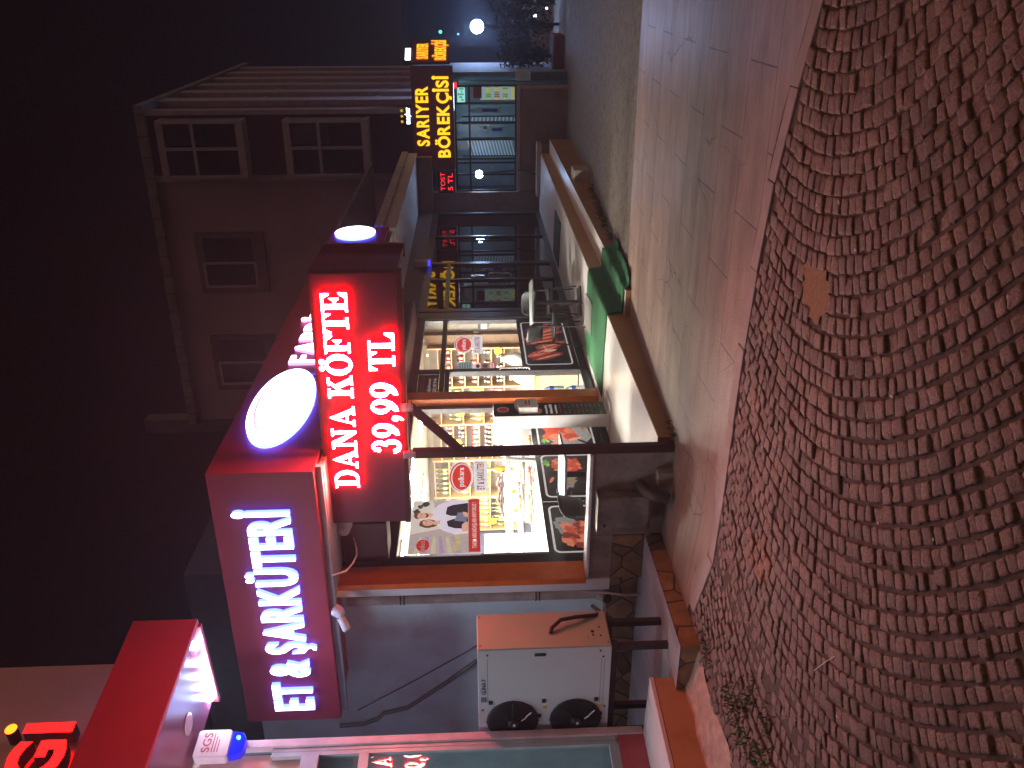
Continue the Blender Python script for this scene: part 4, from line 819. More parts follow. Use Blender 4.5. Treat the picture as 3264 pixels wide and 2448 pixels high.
# ------------------------------------------------------------------ shop interior
for k, (x, y) in enumerate(((-5.9, 7.6), (-7.4, 7.6), (-9.2, 7.6), (-5.9, 9.6), (-7.4, 9.6), (-9.2, 9.6), (-5.9, 11.5), (-7.4, 11.5), (-9.2, 11.5))):
    t = thing('ceiling_light', 'bright square LED ceiling panel inside the butcher shop', 'light', (x, y, 2.54), 'ceiling panels in the butcher shop')
    b = B(); b.box(x - .32, x + .32, y - .32, y + .32, 2.535, 2.558, mWhite); b.make('frame', t)
    b = B(); b.add([(x - .3, y - .3, 2.533), (x - .3, y + .3, 2.533), (x + .3, y + .3, 2.533), (x + .3, y - .3, 2.533)], [(0, 1, 2, 3)], glow('ceiling_led', (1.0, .95, .85), 150)); b.make('diffuser', t)
mWood = mat('light_oak', (.56, .37, .17), .5, vary=.12, scale=5); mBackP = mat('shelf_back', (.30, .26, .22), .7)
su = thing('wall_shelving', 'light oak wall shelving full of jars along the rear wall of the shop', 'shelves', (-7.2, 13.1, 1.2))
mods = [(-5.46, -6.15, [1.24, 1.45, 1.67, 1.89, 2.10, 2.32]), (-6.15, -6.85, [1.24, 1.59, 1.93, 2.3]), (-6.85, -7.55, [1.24, 1.45, 1.67, 1.90, 2.11, 2.32]), (-7.55, -8.29, [1.24, 1.50, 1.85, 2.20, 2.45]), (-8.29, -8.98, [1.24, 1.50, 1.85, 2.20, 2.45])]
b = B()
for x in (-5.46, -6.15, -6.85, -7.55, -8.29, -8.98): b.box(x - .014, x + .014, 12.97, 13.235, .90, 2.48, mWood)
b.make('upright', su)
for x1, x0, zs in mods:
    b = B()
    for z in zs: b.box(x0 + .015, x1 - .015, 12.972, 13.232, z - .018, z, mWood)
    b.make('shelf', su)
b = B(); b.box(-8.96, -5.48, 13.233, 13.238, .92, 2.46, mBackP); b.make('back_panel', su)
b = B(); b.box(-5.445, -5.27, 13.1, 13.238, .12, 2.55, mat('dark_brown_post', (.20, .12, .07), .6)); b.make('end_post', su)
mGl = {k: mat('jar_' + k, c, .12, vary=.25, scale=25, coat=.5) for k, c in dict(dark=(.05, .03, .025), amber=(.28, .075, .03), olive=(.16, .17, .03), oil=(.46, .38, .04), rose=(.24, .09, .09), grey=(.22, .23, .24)).items()}
mLid = {k: mat('lid_' + k, c, .3, .6) for k, c in dict(steel=(.5, .5, .5), black=(.03, .03, .03), gold=(.5, .36, .1), red=(.5, .05, .04)).items()}
def jar(kind, lid):
    b = B(); b.lathe([(.030, 0), (.036, .006), (.036, .075), (.028, .092)], (0, 0, 0), mGl[kind], 10); b.lathe([(.031, .092), (.031, .110), (.028, .112)], (0, 0, 0), mLid[lid], 10)
    b.box(-.02, .02, -.0368, -.0355, .02, .06, mat('jar_label_' + lid, (.55, .5, .42), .6)); return b.make('jar')
def bottle(kind, lid):
    b = B(); b.lathe([(.030, 0), (.034, .006), (.034, .13), (.012, .17), (.012, .195)], (0, 0, 0), mGl[kind], 10); b.lathe([(.014, .195), (.014, .222)], (0, 0, 0), mLid[lid], 8)
    b.box(-.022, .022, -.0348, -.0335, .04, .10, mat('bottle_label', (.6, .58, .4), .6)); return b.make('bottle')
names = {0: 'right end', 1: 'second from right', 2: 'middle', 3: 'fourth from right', 4: 'left end'}
ordn = ['lowest', 'second', 'third', 'fourth', 'fifth', 'top']
plan = {0: ['dark', 'dark', 'amber', 'amber', 'amber'], 1: ['rose', 'oil', 'olive'], 2: ['dark', 'dark', 'grey', 'dark', 'rose'], 3: ['grey', 'oil', 'oil', 'olive'], 4: ['olive', 'oil', 'oil', 'grey']}
lids = {'dark': 'steel', 'amber': 'black', 'rose': 'steel', 'oil': 'gold', 'olive': 'steel', 'grey': 'red'}
protos = {}
g = random.Random(5)
def place(pk, fn, loc, label, cat, group):
    if pk not in protos: o = protos[pk] = fn(); o.location = loc
    else: o = copy_tree(protos[pk], loc)
    o.rotation_euler = (0, 0, g.uniform(-.3, .3)); tag(o, label, cat, group)
for mi_, (x1, x0, zs) in enumerate(mods):
    for zi, k in enumerate(plan[mi_]):
        tall = (zs[zi + 1] - zs[zi] > .3) or mi_ >= 3 and k in ('oil', 'olive') and zs[zi + 1] - zs[zi] > .24
        n = 7; w = x1 - x0 - .07
        for q in range(n):
            if g.random() < .08: continue
            x = x0 + .035 + w * (q + .5) / n + g.uniform(-.008, .008)
            where = '%s shelf, %s bay of the oak shelving' % (ordn[zi], names[mi_])
            nm = {'dark': 'dark', 'amber': 'amber', 'olive': 'olive green', 'oil': 'golden', 'rose': 'reddish', 'grey': 'grey'}[k]
            if tall: place(('b', k), lambda: bottle(k, lids[k]), (x, 13.04 + g.uniform(-.02, .02), zs[zi] + .001), '%s oil bottle on the %s' % (nm, where), 'bottle', 'bottles on the %s bay, %s shelf' % (names[mi_], ordn[zi]))
            else: place(('j', k), lambda: jar(k, lids[k]), (x, 13.04 + g.uniform(-.02, .02), zs[zi] + .001), '%s lidded jar on the %s' % (nm, where), 'jar', 'jars on the %s bay, %s shelf' % (names[mi_], ordn[zi]))
mStar = mat('star_yellow', (.80, .58, .02), .5, vary=.05, emit=.25)
for k, (x, z, y, lab) in enumerate(((-5.50, 1.33, 12.95, 'on the right end of the oak shelving'), (-7.18, 2.03, 12.95, 'on the middle bay of the oak shelving'), (-6.62, 1.97, 12.95, 'on the second bay of the oak shelving'), (-8.75, 1.45, 12.9, 'on the lower left of the shelving beside the recruiting poster'),
                                        (-5.38, 1.30, 9.03, 'at the right corner of the meat counter'), (-5.72, 1.26, 9.06, 'in the middle of the meat counter glass'), (-6.0, 1.24, 9.06, 'in the left part of the meat counter glass'))):
    r0 = .075 if y > 10 else .04; fs_ = FS(0, y, 0); pts = []
    for i in range(24): rr = r0 * (1 if i % 2 == 0 else .68); pts.append((x + rr * math.cos(i * math.pi / 12), z + rr * math.sin(i * math.pi / 12)))
    tag(B().prism(fs_, pts, 0, .004, mStar).make('price_star'), 'yellow star shaped price tag ' + lab, 'price tag', 'yellow star price tags')
# refrigerated meat counter
dc = thing('meat_counter', 'refrigerated glass meat counter with grey frame and white base', 'counter', (-5.95, 9.4, .12))
mFr2 = mat('counter_grey', (.14, .16, .165), .4, .3)
b = B(); b.box(-6.68, -5.22, 9.05, 9.85, .121, 1.00, mWhite); b.box(-6.66, -5.24, 9.80, 9.85, 1.0, 1.36, mWhite); b.make('base', dc, .01)
b = B(); b.box(-6.68, -5.22, 9.0, 9.06, 1.30, 1.365, mFr2); b.prism(FE(-5.26, 0, 0), [(9.0, 1.30), (9.06, 1.30), (9.02, 1.0), (8.96, 1.0)], 0, .03, mFr2); b.prism(FE(-6.68, 0, 0), [(9.0, 1.30), (9.06, 1.30), (9.02, 1.0), (8.96, 1.0)], 0, .03, mFr2); b.make('frame', dc, .003)
b = B(); b.add([(-6.66, 8.99, 1.0), (-5.24, 8.99, 1.0), (-5.24, 9.02, 1.30), (-6.66, 9.02, 1.30)], [(0, 1, 2, 3)], mGlass); b.make('front_glass', dc)
b = B(); b.box(-6.66, -5.24, 9.06, 9.79, 1.13, 1.136, mGlass); b.make('glass_shelf', dc)
b = B(); b.box(-6.6, -5.3, 9.10, 9.14, 1.275, 1.298, glow('counter_led', (1., .92, .8), 6)); b.make('strip_light', dc)
mts = [pm('raw_pink', (.60, .26, .15)), pm('raw_cream', (.66, .46, .28)), pm('raw_orange', (.55, .26, .09)), pm('raw_red', (.42, .07, .04))]
for k in range(6):
    x = -6.55 + k * .225; z = 1.0005 if k % 2 else 1.137
    t = thing('meat_tray', ['tray of pale chicken pieces', 'tray of red minced meat', 'tray of orange marinated meat'][k % 3] + ' in the meat counter, number %d from its left end' % (k + 1), 'tray', (x + .1, 9.4, z), 'trays in the meat counter')
    b = B(); b.box(x, x + .205, 9.12, 9.7, z, z + .02, mWhite); b.make('tray', t, .004)
    b = B()
    for q in range(14):
        cx, cy = x + g.uniform(.035, .17), 9.16 + g.uniform(0, .48); r_ = g.uniform(.03, .05)
        b.lathe([(r_ * .5, 0), (r_, r_ * .3), (r_ * .8, r_ * .8), (r_ * .2, r_)], (cx, cy, z + .018), mts[(k + q % 2) % 4], 8)
    b.make('meat', t)
t = thing('sausage_bundle', 'bundle of dark dried sausages lying on top of the meat counter', 'sausages', (-5.75, 9.05, 1.366)); b = B()
for k in range(7):
    x = -5.98 + k * .075; b.tube([(x - .10, 9.03 + .02 * (k % 3), 1.385 + .02 * (k % 3)), (x, 9.05, 1.41 + .025 * (k % 3)), (x + .11, 9.04, 1.395 + .022 * (k % 3))], [.014, .021, .012], mat('dry_sausage', (.05, .022, .02), .35), 8)
b.make('sausages', t)
t = thing('oil_bottle', 'large bottle of yellow oil with grey cap standing on the meat counter', 'bottle', (-5.42, 9.1, 1.366)); b = B(); b.lathe([(.04, 0), (.046, .01), (.046, .11), (.02, .15), (.02, .17)], (-5.42, 9.1, 1.3665), mat('yellow_oil', (.62, .40, .01), .15, vary=.1, coat=.5), 14); b.make('body', t); b = B(); b.lathe([(.024, .17), (.024, .215)], (-5.42, 9.1, 1.3665), mat('cap_grey', (.5, .52, .5), .4), 12); b.make('cap', t)
t = thing('white_cooler', 'plain white cooler cabinet beside the meat counter behind the glass', 'cooler', (-5.4, 9.9, .12)); b = B(); b.box(-5.52, -5.20, 9.90, 10.16, .121, 1.48, mWhite); b.make('body', t, .008); b = B(); b.box(-5.52, -5.20, 9.885, 9.899, .2, 1.46, mat('cooler_door', (.78, .78, .78), .3)); b.make('door', t, .004)
t = thing('white_fridge', 'tall white upright fridge with dark strip at the left of the shop', 'fridge', (-7.6, 11, .12)); b = B(); b.box(-8.7, -7.55, 10.2, 10.8, .121, 1.62, mWhite); b.make('body', t, .01); b = B(); b.box(-8.05, -7.98, 10.19, 10.199, .4, 1.6, mat('fridge_strip', (.03, .035, .06), .4)); b.poly(FS(0, 10.198, 0), blob(-7.8, 1.42, .07, .05, 3), mat('fridge_red', (.5, .06, .04), .5)); b.make('front_print', t)
t = thing('till_counter', 'oak panelled till counter seen through the glass door', 'counter', (-6, 12, .12)); b = B(); b.box(-6.4, -5.52, 12.0, 12.5, .14, .80, mWood); b.make('body', t, .005); b = B(); b.box(-6.44, -5.49, 11.97, 12.52, .801, .832, mWood); b.make('top', t, .004)
t = thing('till', 'white cash till with dark screen on the oak counter', 'till', (-6.0, 12.1, .83)); b = B(); b.box(-6.18, -5.95, 12.05, 12.3, .833, .98, mWhite); b.make('body', t, .01); b = B(); b.prism(FE(-6.15, 0, 0), [(12.1, .98), (12.3, .985), (12.28, 1.16), (12.24, 1.16)], 0, .18, mBk); b.make('screen', t, .005)
mBag = mat('plastic_bag', (.78, .78, .74), .5)
for x, y, z, r_, lab in ((-5.62, 12.2, .833, .11, 'crumpled white plastic bag on the oak till counter'), (-5.62, 12.9, .95, .10, 'white plastic bag hanging at the right end of the shelving')):
    b = B(); P = [(r_ * k * (1 + .2 * random.random()), h) for k, h in ((.5, 0), (1, .05), (1.05, .14), (.7, .24), (.35, .30), (.5, .34))]; b.lathe(P, (x, y, z), mBag, 11)
    tag(b.make('plastic_bag', fn=lambda v: v + Vector((random.uniform(-.012, .012), random.uniform(-.012, .012), random.uniform(-.008, .008)))), lab, 'bag')
for k in range(2):
    for q in range(2):
        t = thing('water_bottle', 'clear water bottle with blue label, %s, %s one' % (('on the floor behind the door', 'stacked above another')[k], ('left', 'right')[q]), 'bottle', (-5.50 + q * .125, 11.2, .122 + k * .315), 'water bottles inside the door')
        b = B(); b.lathe([(.05, 0), (.058, .01), (.058, .21), (.025, .285), (.025, .30)], (-5.50 + q * .125, 11.2, .122 + k * .315), mat('clear_pet', (.62, .70, .72), .1, vary=.05, coat=.5), 12); b.make('body', t)
        b = B(); b.lathe([(.0590, .15), (.0590, .21)], (-5.50 + q * .125, 11.2, .122 + k * .315), mat('label_blue', (.03, .09, .45), .4), 12); b.make('label', t)
t = thing('wall_terminal', 'small white and black devices mounted on the beige inner wall', 'device', (-5.2, 13.2, 1.6)); b = B(); b.box(-5.20, -5.10, 13.18, 13.239, 1.50, 1.60, mWhite); b.box(-5.20, -5.10, 13.18, 13.239, 1.601, 1.65, mBk); b.make('terminal', t); b = B(); b.box(-5.34, -5.25, 13.17, 13.239, 1.64, 1.72, mWhite); b.make('box', t)
for x, z, y in ((-5.62, 2.47, 13.1), (-6.3, 1.19, 12.95), (-6.25, 1.16, 12.95)):
    b = B(); b.lathe([(.012, 0), (.02, .015), (.012, .03)], (x, y, z), glow('warm_spot', (1., .75, .35), 7), 10)
    tag(b.make('spot_lamp'), 'tiny warm spot lamp at the oak shelving', 'lamp', 'tiny warm spot lamps')
#%% PART5
# ------------------------------------------------------------------ neighbouring shop on the left
th = R(5.5); eD = Vector((math.sin(th), math.cos(th), 0)); nD = Vector((math.cos(th), -math.sin(th), 0)); O5 = Vector((-5.0, 5.14, 0))
FP = F(O5, nD, eD)                       # plan: a outwards, b along the front, d up
FN = lambda a, b_, d: F(O5 + nD * a + eD * b_ + Z_ * d, eD, Z_)
nb = thing('neighbour_shop', 'neighbouring shop with red canopy, glass front and pink lit platform, on the left', 'shop', (-5.6, 4.5, 0))
mPl = mat('platform_tan', (.50, .26, .13), .6, vary=.06, scale=2, stain=((.4, .2, .1), 4)); mPt = mat('platform_white_top', (.66, .56, .54), .5, vary=.05)
b = B(); b.slab(FP, -5, 0, -9, 0, -.1, .348, mPl); b.slab(FP, -4.98, -.012, -9, -.012, .348, .352, mPl); b.make('platform', nb, .004)
b = B(); b.slab(FP, -5, .004, -9, .004, .353, .385, mPt); b.make('platform_top', nb, .004)
b = B(); q = 30; vs = []
for i in range(q + 1):
    bb = .06 - 6 * i / q
    for a, z in ((.001, .13), (.12, .10), (.26, .085), (.36 + .05 * math.sin(i * 1.7) + .02 * math.sin(i * 4.1), .03)): p = FP(a, bb, 0); vs.append((p.x, p.y, z + .012 * math.sin(i * 2.3 + a * 9) + (.0 if a < .3 else gz(p.x, p.y) - .03)))
b.add(vs, [(i * 4 + j, i * 4 + j + 1, i * 4 + j + 5, i * 4 + j + 4) for i in range(q) for j in range(3)], mat('rough_mortar_skirt', (.42, .26, .20), .9, vary=.25, scale=12, bump=.7, bscale=30), True); b.make('mortar_skirt', nb)
mPo = mat('post_white_red_lit', (.74, .52, .55), .4)  # white post; the red sign light on it is put into the colour
b = B(); b.slab(FP, -.70, -.63, -.02, .05, .386, 3.98, mPo); b.make('corner_post', nb, .006)
b = B(); mGf = mat('grey_window_frame', (.46, .49, .51), .4, .1)
for b0, b1, z0, z1 in ((-.06, -.022, .62, 3.4), (-.10, -.061, .62, 3.4)): b.slab(FP, -.695, -.65, b0, b1, z0, z1, mGf)
for z0, z1 in ((.60, .68), (2.62, 2.70), (3.02, 3.16)): b.slab(FP, -.70, -.645, -6, -.101, z0, z1, mGf)
b.slab(FP, -.70, -.645, -1.9, -1.83, .68, 3.02, mGf); b.make('window_frame', nb, .004)
b = B(); b.slab(FP, -.70, -.64, -6, -.021, .386, .60, mat('red_sill_panel', (.55, .10, .11), .4)); b.make('sill_panel', nb, .004)
b = B(); b.rect(FN(-.675, 0, 0), -6, -.1, .68, 3.02, glassmat('window_glass', (.75, .8, .82), 1.6, mul=1.2)); b.make('window_pane', nb)
b = B(); b.slab(FP, -3.5, -3.4, -6, .0, .39, 3.9, mat('pale_blue_wall', (.35, .42, .44), .8)); b.slab(FP, -3.4, -.72, -.02, .0, .39, 3.9, MATS['pale_blue_wall']); b.make('inner_wall', nb)
mRed = mat('red_canopy', (.52, .012, .035), .42, vary=.04, scale=2)
b = B(); b.slab(FP, .20, .249, -8, .541, 3.985, 4.50, mRed); b.slab(FP, -.70, .199, .50, .541, 3.962, 4.30, mat('red_canopy_end', (.40, .03, .05), .4)); b.slab(FP, -.70, .199, -8, .499, 4.2, 4.45, mRed); b.make('canopy', nb, .006)  # end slab dropped as an added lip, shading the sign from the LEDs
b = B(); b.slab(FP, -.69, .198, -8, .498, 4.02, 4.10, mat('glossy_soffit', (.24, .055, .11), .25, vary=.03)); b.make('canopy_soffit', nb)
for k, (a, bb) in enumerate(((.02, .47), (-.18, .47), (-.34, .47), (-.47, .47), (-.60, .47), (-.40, -1.0), (-.40, -1.5), (-.40, -2.1), (-.40, -2.9))):  # far-edge row is the canopy's own; front row added out of view for the condenser
    b = B(); p = FP(a, bb, 4.016); b.lathe([(.012, -.035), (.03, -.022), (.034, 0)], p, glow('canopy_led', (.60, .79, 1.0), 300) if bb > 0 else glow('canopy_led_added', (.66, .80, 1.0), 620), 12); b.make('canopy_led', nb)
b = B(); b.lathe([(.07, 0), (.085, .006), (.085, .012), (.07, .016)], FP(-.32, -.02, 4.003), mPo, 24); b.make('downlight', nb)
mCream = mat('cream_facade', (.85, .48, .40), .75, vary=.05, scale=2)
b = B(); b.slab(FP, -1.3, -.69, -9, .95, 4.46, 9.0, mCream); b.slab(FP, -1.3, -.72, -9, -.03, 3.1, 4.2, mCream); b.make('upper_wall', nb)
b = B(); b.slab(FP, -.6895, -.685, -.60, -.585, 5.55, 7, mat('wall_joint', (.16, .07, .06), .8)); b.make('wall_joint', nb)
ns = thing('neighbour_sign', 'red lit raised letters ending in Gİ on the cream wall above the red canopy', 'sign', FN(-.6, .2, 5.1)(0, 0))
gRs = glow('sign_red', (1.0, .002, .002), 16.0); mLs = mat('letter_side_dark', (.03, .012, .012), .5)
fl = FN(-.66, 0, 0)
b = B(); b.slab(fl, .108, .200, 5.012, 5.40, .0, .14, gRs, mLs); b.make('lettering', ns)
b = B(); b.prism(fl, ell(.155, 5.512, .050, .046, 18), .0, .14, glow('dot_orange', (1.0, .20, .01), 4), mLs); b.make('letter_dot', ns)
b = B(); b.text('G', fl, .36, .385, gRs, .0, .14, mLs, bold=.03, a=-.325, b=5.012); b.make('lettering', ns)
b = B(); b.text('R', fl, .33, .385, gRs, .0, .14, mLs, bold=.03, a=-.72, b=5.012); b.make('lettering', ns)
al = thing('alarm_siren', 'white alarm siren with red letters and blue lens under the red canopy', 'alarm', FP(-.60, -.06, 3.6))
fa2 = FN(-.62, 0, 0)
b = B(); b.prism(fa2, rrect(-.17, .085, 3.72, 3.99, .03), .0, .09, mPo); b.make('body', al, .012)
b = B(); b.prism(fa2, [(-.155, 3.715), (.07, 3.715), (.055, 3.63), (.0, 3.60), (-.09, 3.60), (-.14, 3.63)], .005, .085, mat('blue_lens', (.008, .012, .45), .12, vary=0, emit=.55, ecol=(.01, .02, 1.)), None); b.make('lens', al, .008)
b = B(); b.lathe([(.012, 0), (.016, .012), (.01, .024)], fa2(.0, 3.66, .082), glow('blue_led', (.05, .45, 1.), 16), 10, nD); b.make('beacon', al)
b = B(); b.text('SGS', fa2, .18, .062, mat('alarm_red', (.45, .01, .03), .4), .0905, .0915, bold=.02, a=-.125, b=3.87)
for k in range(3): b.rect(fa2, -.125, .05 - .03 * k, 3.845 - k * .022, 3.855 - k * .022, MATS['alarm_red'], .0912)
b.make('marking', al)
a2 = thing('alarm_siren', 'small pale alarm siren with blue light above the dark glass wing', 'alarm', (-4.9, 15.9, 2.6))
b = B(); b.prism(FE(-4.97, 0, 0), rrect(15.82, 16.0, 2.56, 2.80, .02), 0, .10, mat('alarm_pink', (.5, .32, .30), .5)); b.make('body', a2, .008); b = B(); b.box(-4.96, -4.88, 15.84, 15.98, 2.52, 2.555, glow('siren_blue', (.03, .03, 1.), 3.)); b.make('lens', a2)
t = thing('ceiling_light', 'added bluish strip light inside the neighbouring shop on the left', 'light', FP(-2.2, -1.5, 3.7)); b = B(); b.slab(FP, -3.0, -1.4, -1.6, -1.4, 3.62, 3.66, glow('neighbour_fill_tube', (.72, .9, 1.), 34)); b.make('tube', t); b = B(); b.slab(FP, -3.05, -1.35, -1.65, -1.35, 3.661, 3.70, mWhite); b.make('housing', t)  # unseen strip added to brighten the neighbour's glazing
# building behind the condenser wall; its navy stands in for air glow
rb = thing('rear_house', 'dim bluish house wall rising behind the condenser wall, left of the sign box', 'house', (-11, 12, 0))
b = B(); b.box(-16, -9.05, 12.0, 16, 0, 6.65, mat('navy_glow_render', (.10, .11, .20), .9, vary=.1)); b.make('wall', rb)

# ------------------------------------------------------------------ bakery closing the passage
YB = 20.5
bk = thing('bakery_shop', 'brown bakery shop with lit glass front closing the end of the passage', 'shop', (-3.5, YB, -.5))
mBr = mat('brown_render', (.30, .19, .145), .85, vary=.12, scale=2, bump=.2, stain=((.20, .12, .09), 1.5)); mBrL = mat('pale_render_edge', (.44, .33, .27), .8)
b = B(); b.box(-4.60, -2.30, YB, YB + .2, -.8, .56, mBr); b.box(-5.2, -4.62, YB - .02, YB + .2, -.8, 3.0, mBr); b.make('wall', bk, .01)
b = B(); b.box(-4.62, -2.22, YB - .03, YB + .22, .561, .64, mBrL); b.box(-2.299, -2.22, YB - .03, YB + .2, -.8, .56, mBrL); b.make('wall_coping', bk, .008)
b = B(); b.box(-4.64, -3.42, 20.0, 20.30, .10, .21, mBrL); b.box(-4.64, -3.46, 20.05, 20.30, -.6, .10, mBr); b.make('bench_ledge', bk, .008)
b = B(); b.tube([(-4.10, 20.02, .21), (-4.08, 20.1, .40), (-4.08, 20.3, .62)], .022, mBk); b.make('bracket', bk)
mBf = mat('bakery_frame', (.045, .05, .055), .4, .4)
b = B()
for x in (-2.24, -2.62, -3.04, -3.42, -3.86, -3.95, -4.22, -4.60): b.box(x - .022, x + .022, YB + .05, YB + .12, .645, 2.06, mBf)
for z in (.66, 1.72, 2.04): b.box(-4.62, -2.22, YB + .045, YB + .124, z - .022, z + .022, mBf)
b.make('window_frame', bk)
b = B(); b.rect(FS(0, YB + .08, 0), -4.6, -2.24, .66, 2.04, glassmat('bakery_glass', (.9, .95, 1), 1.5)); b.make('window_pane', bk)
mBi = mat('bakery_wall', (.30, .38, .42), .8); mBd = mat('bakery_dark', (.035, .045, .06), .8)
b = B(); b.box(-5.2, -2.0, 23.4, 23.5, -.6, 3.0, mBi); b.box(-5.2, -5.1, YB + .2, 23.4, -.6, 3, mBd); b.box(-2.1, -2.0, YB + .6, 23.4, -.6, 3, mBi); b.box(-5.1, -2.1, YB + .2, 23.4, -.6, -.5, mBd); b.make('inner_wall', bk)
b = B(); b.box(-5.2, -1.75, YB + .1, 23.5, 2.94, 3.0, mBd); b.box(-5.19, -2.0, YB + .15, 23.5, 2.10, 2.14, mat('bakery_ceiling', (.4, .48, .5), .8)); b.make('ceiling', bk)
for x, y in ((-2.6, 21.6), (-3.6, 22.6)):
    t = thing('strip_light', 'cold white strip light on the bakery ceiling, %s one' % ('right' if x > -3 else 'rear'), 'light', (x, y, 2.09)); b = B(); b.box(x - .3, x + .3, y - .07, y + .07, 2.065, 2.08, glow('cold_led', (.55, .82, 1.), 24)); b.make('tube', t); b = B(); b.box(x - .32, x + .32, y - .09, y + .09, 2.081, 2.098, mWhite); b.make('housing', t)
fz = thing('drinks_fridge', 'white glass door drinks fridge with colourful cans, right side of the bakery', 'fridge', (-2.4, 21.5, -.5))
b = B(); b.box(-2.72, -2.26, 21.5, 22.0, -.5, 1.95, mat('fridge_white', (.66, .76, .78), .4)); b.make('body', fz)
b = B(); f3 = FS(0, 21.495, 0); b.rect(f3, -2.66, -2.32, .1, 1.45, mat('fridge_glass', (.30, .38, .40), .2, emit=.35, ecol=(.6, .85, .9))); b.rect(f3, -2.62, -2.36, 1.42, 1.62, MATS['print_red'], .001)
g = random.Random(8)
for r_ in range(6):
    for k in range(7): b.rect(f3, -2.65 + k * .046, -2.615 + k * .046, .2 + r_ * .2, .2 + r_ * .2 + .12, pm('can%d' % g.randrange(5), [(.5, .05, .05), (.6, .5, .1), (.1, .3, .1), (.6, .6, .6), (.3, .1, .05)][g.randrange(5)]), .002)
b.make('door', fz)
t = thing('menu_screen', 'small green and white menu screen below the bakery sign', 'screen', (-2.5, 20.7, 1.8)); b = B(); b.box(-2.62, -2.28, 20.72, 20.74, 1.80, 2.0, mBk); b.rect(FS(0, 20.719, 0), -2.61, -2.29, 1.81, 1.99, glow('screen_mint', (.45, .95, .85), .9))
for k in range(5): b.rect(FS(0, 20.718, 0), -2.58 + .06 * k, -2.54 + .06 * k, 1.84 + .03 * (k % 2), 1.90 + .04 * (k % 3), glow('screen_green', (.1, .5, .25), .8), .001)
b.make('screen', t)
for lab, x0, x1, n, tilt in (('wide white slatted shutter standing in the middle of the bakery window', -3.84, -3.46, 15, .10), ('narrow white slatted shutter beside the drinks fridge', -3.10, -2.97, 12, -.02)):
    t = thing('slatted_shutter', lab, 'shutter', ((x0 + x1) / 2, 20.9, .5)); b = B()
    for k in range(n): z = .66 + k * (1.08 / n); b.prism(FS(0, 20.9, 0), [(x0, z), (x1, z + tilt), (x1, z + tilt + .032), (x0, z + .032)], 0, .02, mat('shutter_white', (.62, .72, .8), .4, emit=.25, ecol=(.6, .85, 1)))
    b.make('slats', t); b = B(); b.box(x0 - .03, x0, 20.89, 20.92, .2, 1.9, mBf); b.box(x1, x1 + .03, 20.89, 20.92, .2, 1.9, mBf); b.make('frame', t)
for x, z, h_ in ((-3.30, .9, .5), (-3.25, 1.25, .25), (-2.86, 1.0, .7)):
    b = B(); b.box(x - .05, x + .05, 21.2, 21.3, z, z + h_, MATS['fridge_white']); b.box(x - .04, x + .04, 21.19, 21.199, z + .05, z + h_ * .6, MATS['label_blue']); tag(b.make('wall_cabinet', bevel=.005), 'pale cabinet inside the bakery at x %d' % 0 if False else 'pale narrow cabinet standing between the bakery shutters', 'cabinet', 'pale narrow cabinets in the bakery')
t = thing('window_lamp', 'dazzling white lamp placed behind the left bakery window', 'lamp', (-4.24, 20.7, 1.5)); b = B(); b.lathe([(.02, 0), (.085, .03), (.085, .05)], (-4.24, 20.70, 1.52), glow('window_lamp_white', (.42, .65, 1.), 450), 20, -Y_); b.make('lamp', t); b = B(); b.lathe([(.09, .0), (.1, .09)], (-4.24, 20.76, 1.52), mBk, 20, -Y_); b.tube([(-4.24, 20.75, 1.52), (-4.24, 20.85, 1.2), (-4.2, 20.9, .6)], .02, mBk); b.make('stand', t)  # lamp and stand placed to make the bright spot in the glass
bs = thing('bakery_sign', 'dark red bakery sign board with glowing yellow capital letters', 'sign', (-2.9, 20.4, 2.05))
mBs = mat('bakery_sign_red', (.16, .028, .035), .5, vary=.08)
b = B(); b.box(-4.05, -1.79, 20.36, 20.46, 2.07, 3.0, mBs); b.make('board', bs, .006)
gY = glow('sign_yellow', (1.0, .62, .015), 1.35); gYs = glow('sign_yellow_side', (1.0, .15, .01), .9); fb = FS(0, 20.36, 0)
b = B(); b.text('SARIYER', fb, 1.30, .26, gY, 0, .03, gYs, bold=.035, a=-3.52, b=2.645); b.make('lettering', bs)
b = B(); b.text('BÖREKÇİSİ', fb, 1.78, .26, gY, 0, .03, gYs, bold=.035, a=-3.78, b=2.18); b.make('lettering', bs)
b = B(); b.text('meşhur', fb, .36, .11, glow('small_white', (.75, .85, 1.), 4), 0, .02, bold=.03, a=-3.03, b=3.06)
for k in range(3): b.poly(fb, [(-2.98 + k * .12 + r_ * math.sin(i * math.pi / 5), 3.24 + r_ * math.cos(i * math.pi / 5)) for i in range(10) for r_ in ((.045 if i % 2 == 0 else .02),)], glow('star_yellow_lit', (.9, .6, .02), .8))
b.box(-3.05, -2.65, 20.37, 20.39, 3.0, 3.05, mBk); b.make('crest', bs)
by = thing('bakery_side_sign', 'slanting side board of the bakery sign covered in yellow lettering seen edge on', 'sign', (-1.6, 20.8, 2.2))
fy = F((-1.74, 20.46, 0), Vector((.36, .62, 0)), Z_)
b = B(); b.slab(fy, .02, .86, 2.12, 2.98, -.06, 0, mBs); b.make('board', by)
b = B(); b.text('SARIYER', fy, .56, .24, gY, 0, .03, gYs, bold=.03, a=.12, b=2.62); b.text('BÖREKÇİSİ', fy, .72, .24, gY, 0, .03, gYs, bold=.03, a=.08, b=2.22); b.make('lettering', by)
b = B(); b.slab(fy, .1, .5, 3.0, 3.12, .0, .03, glow('small_white', (.75, .85, 1.), 4)); b.make('crest', by)
tk = thing('ticker_sign', 'small dark ticker with red lit text left of the bakery sign', 'sign', (-4.35, 20.4, 2.1))
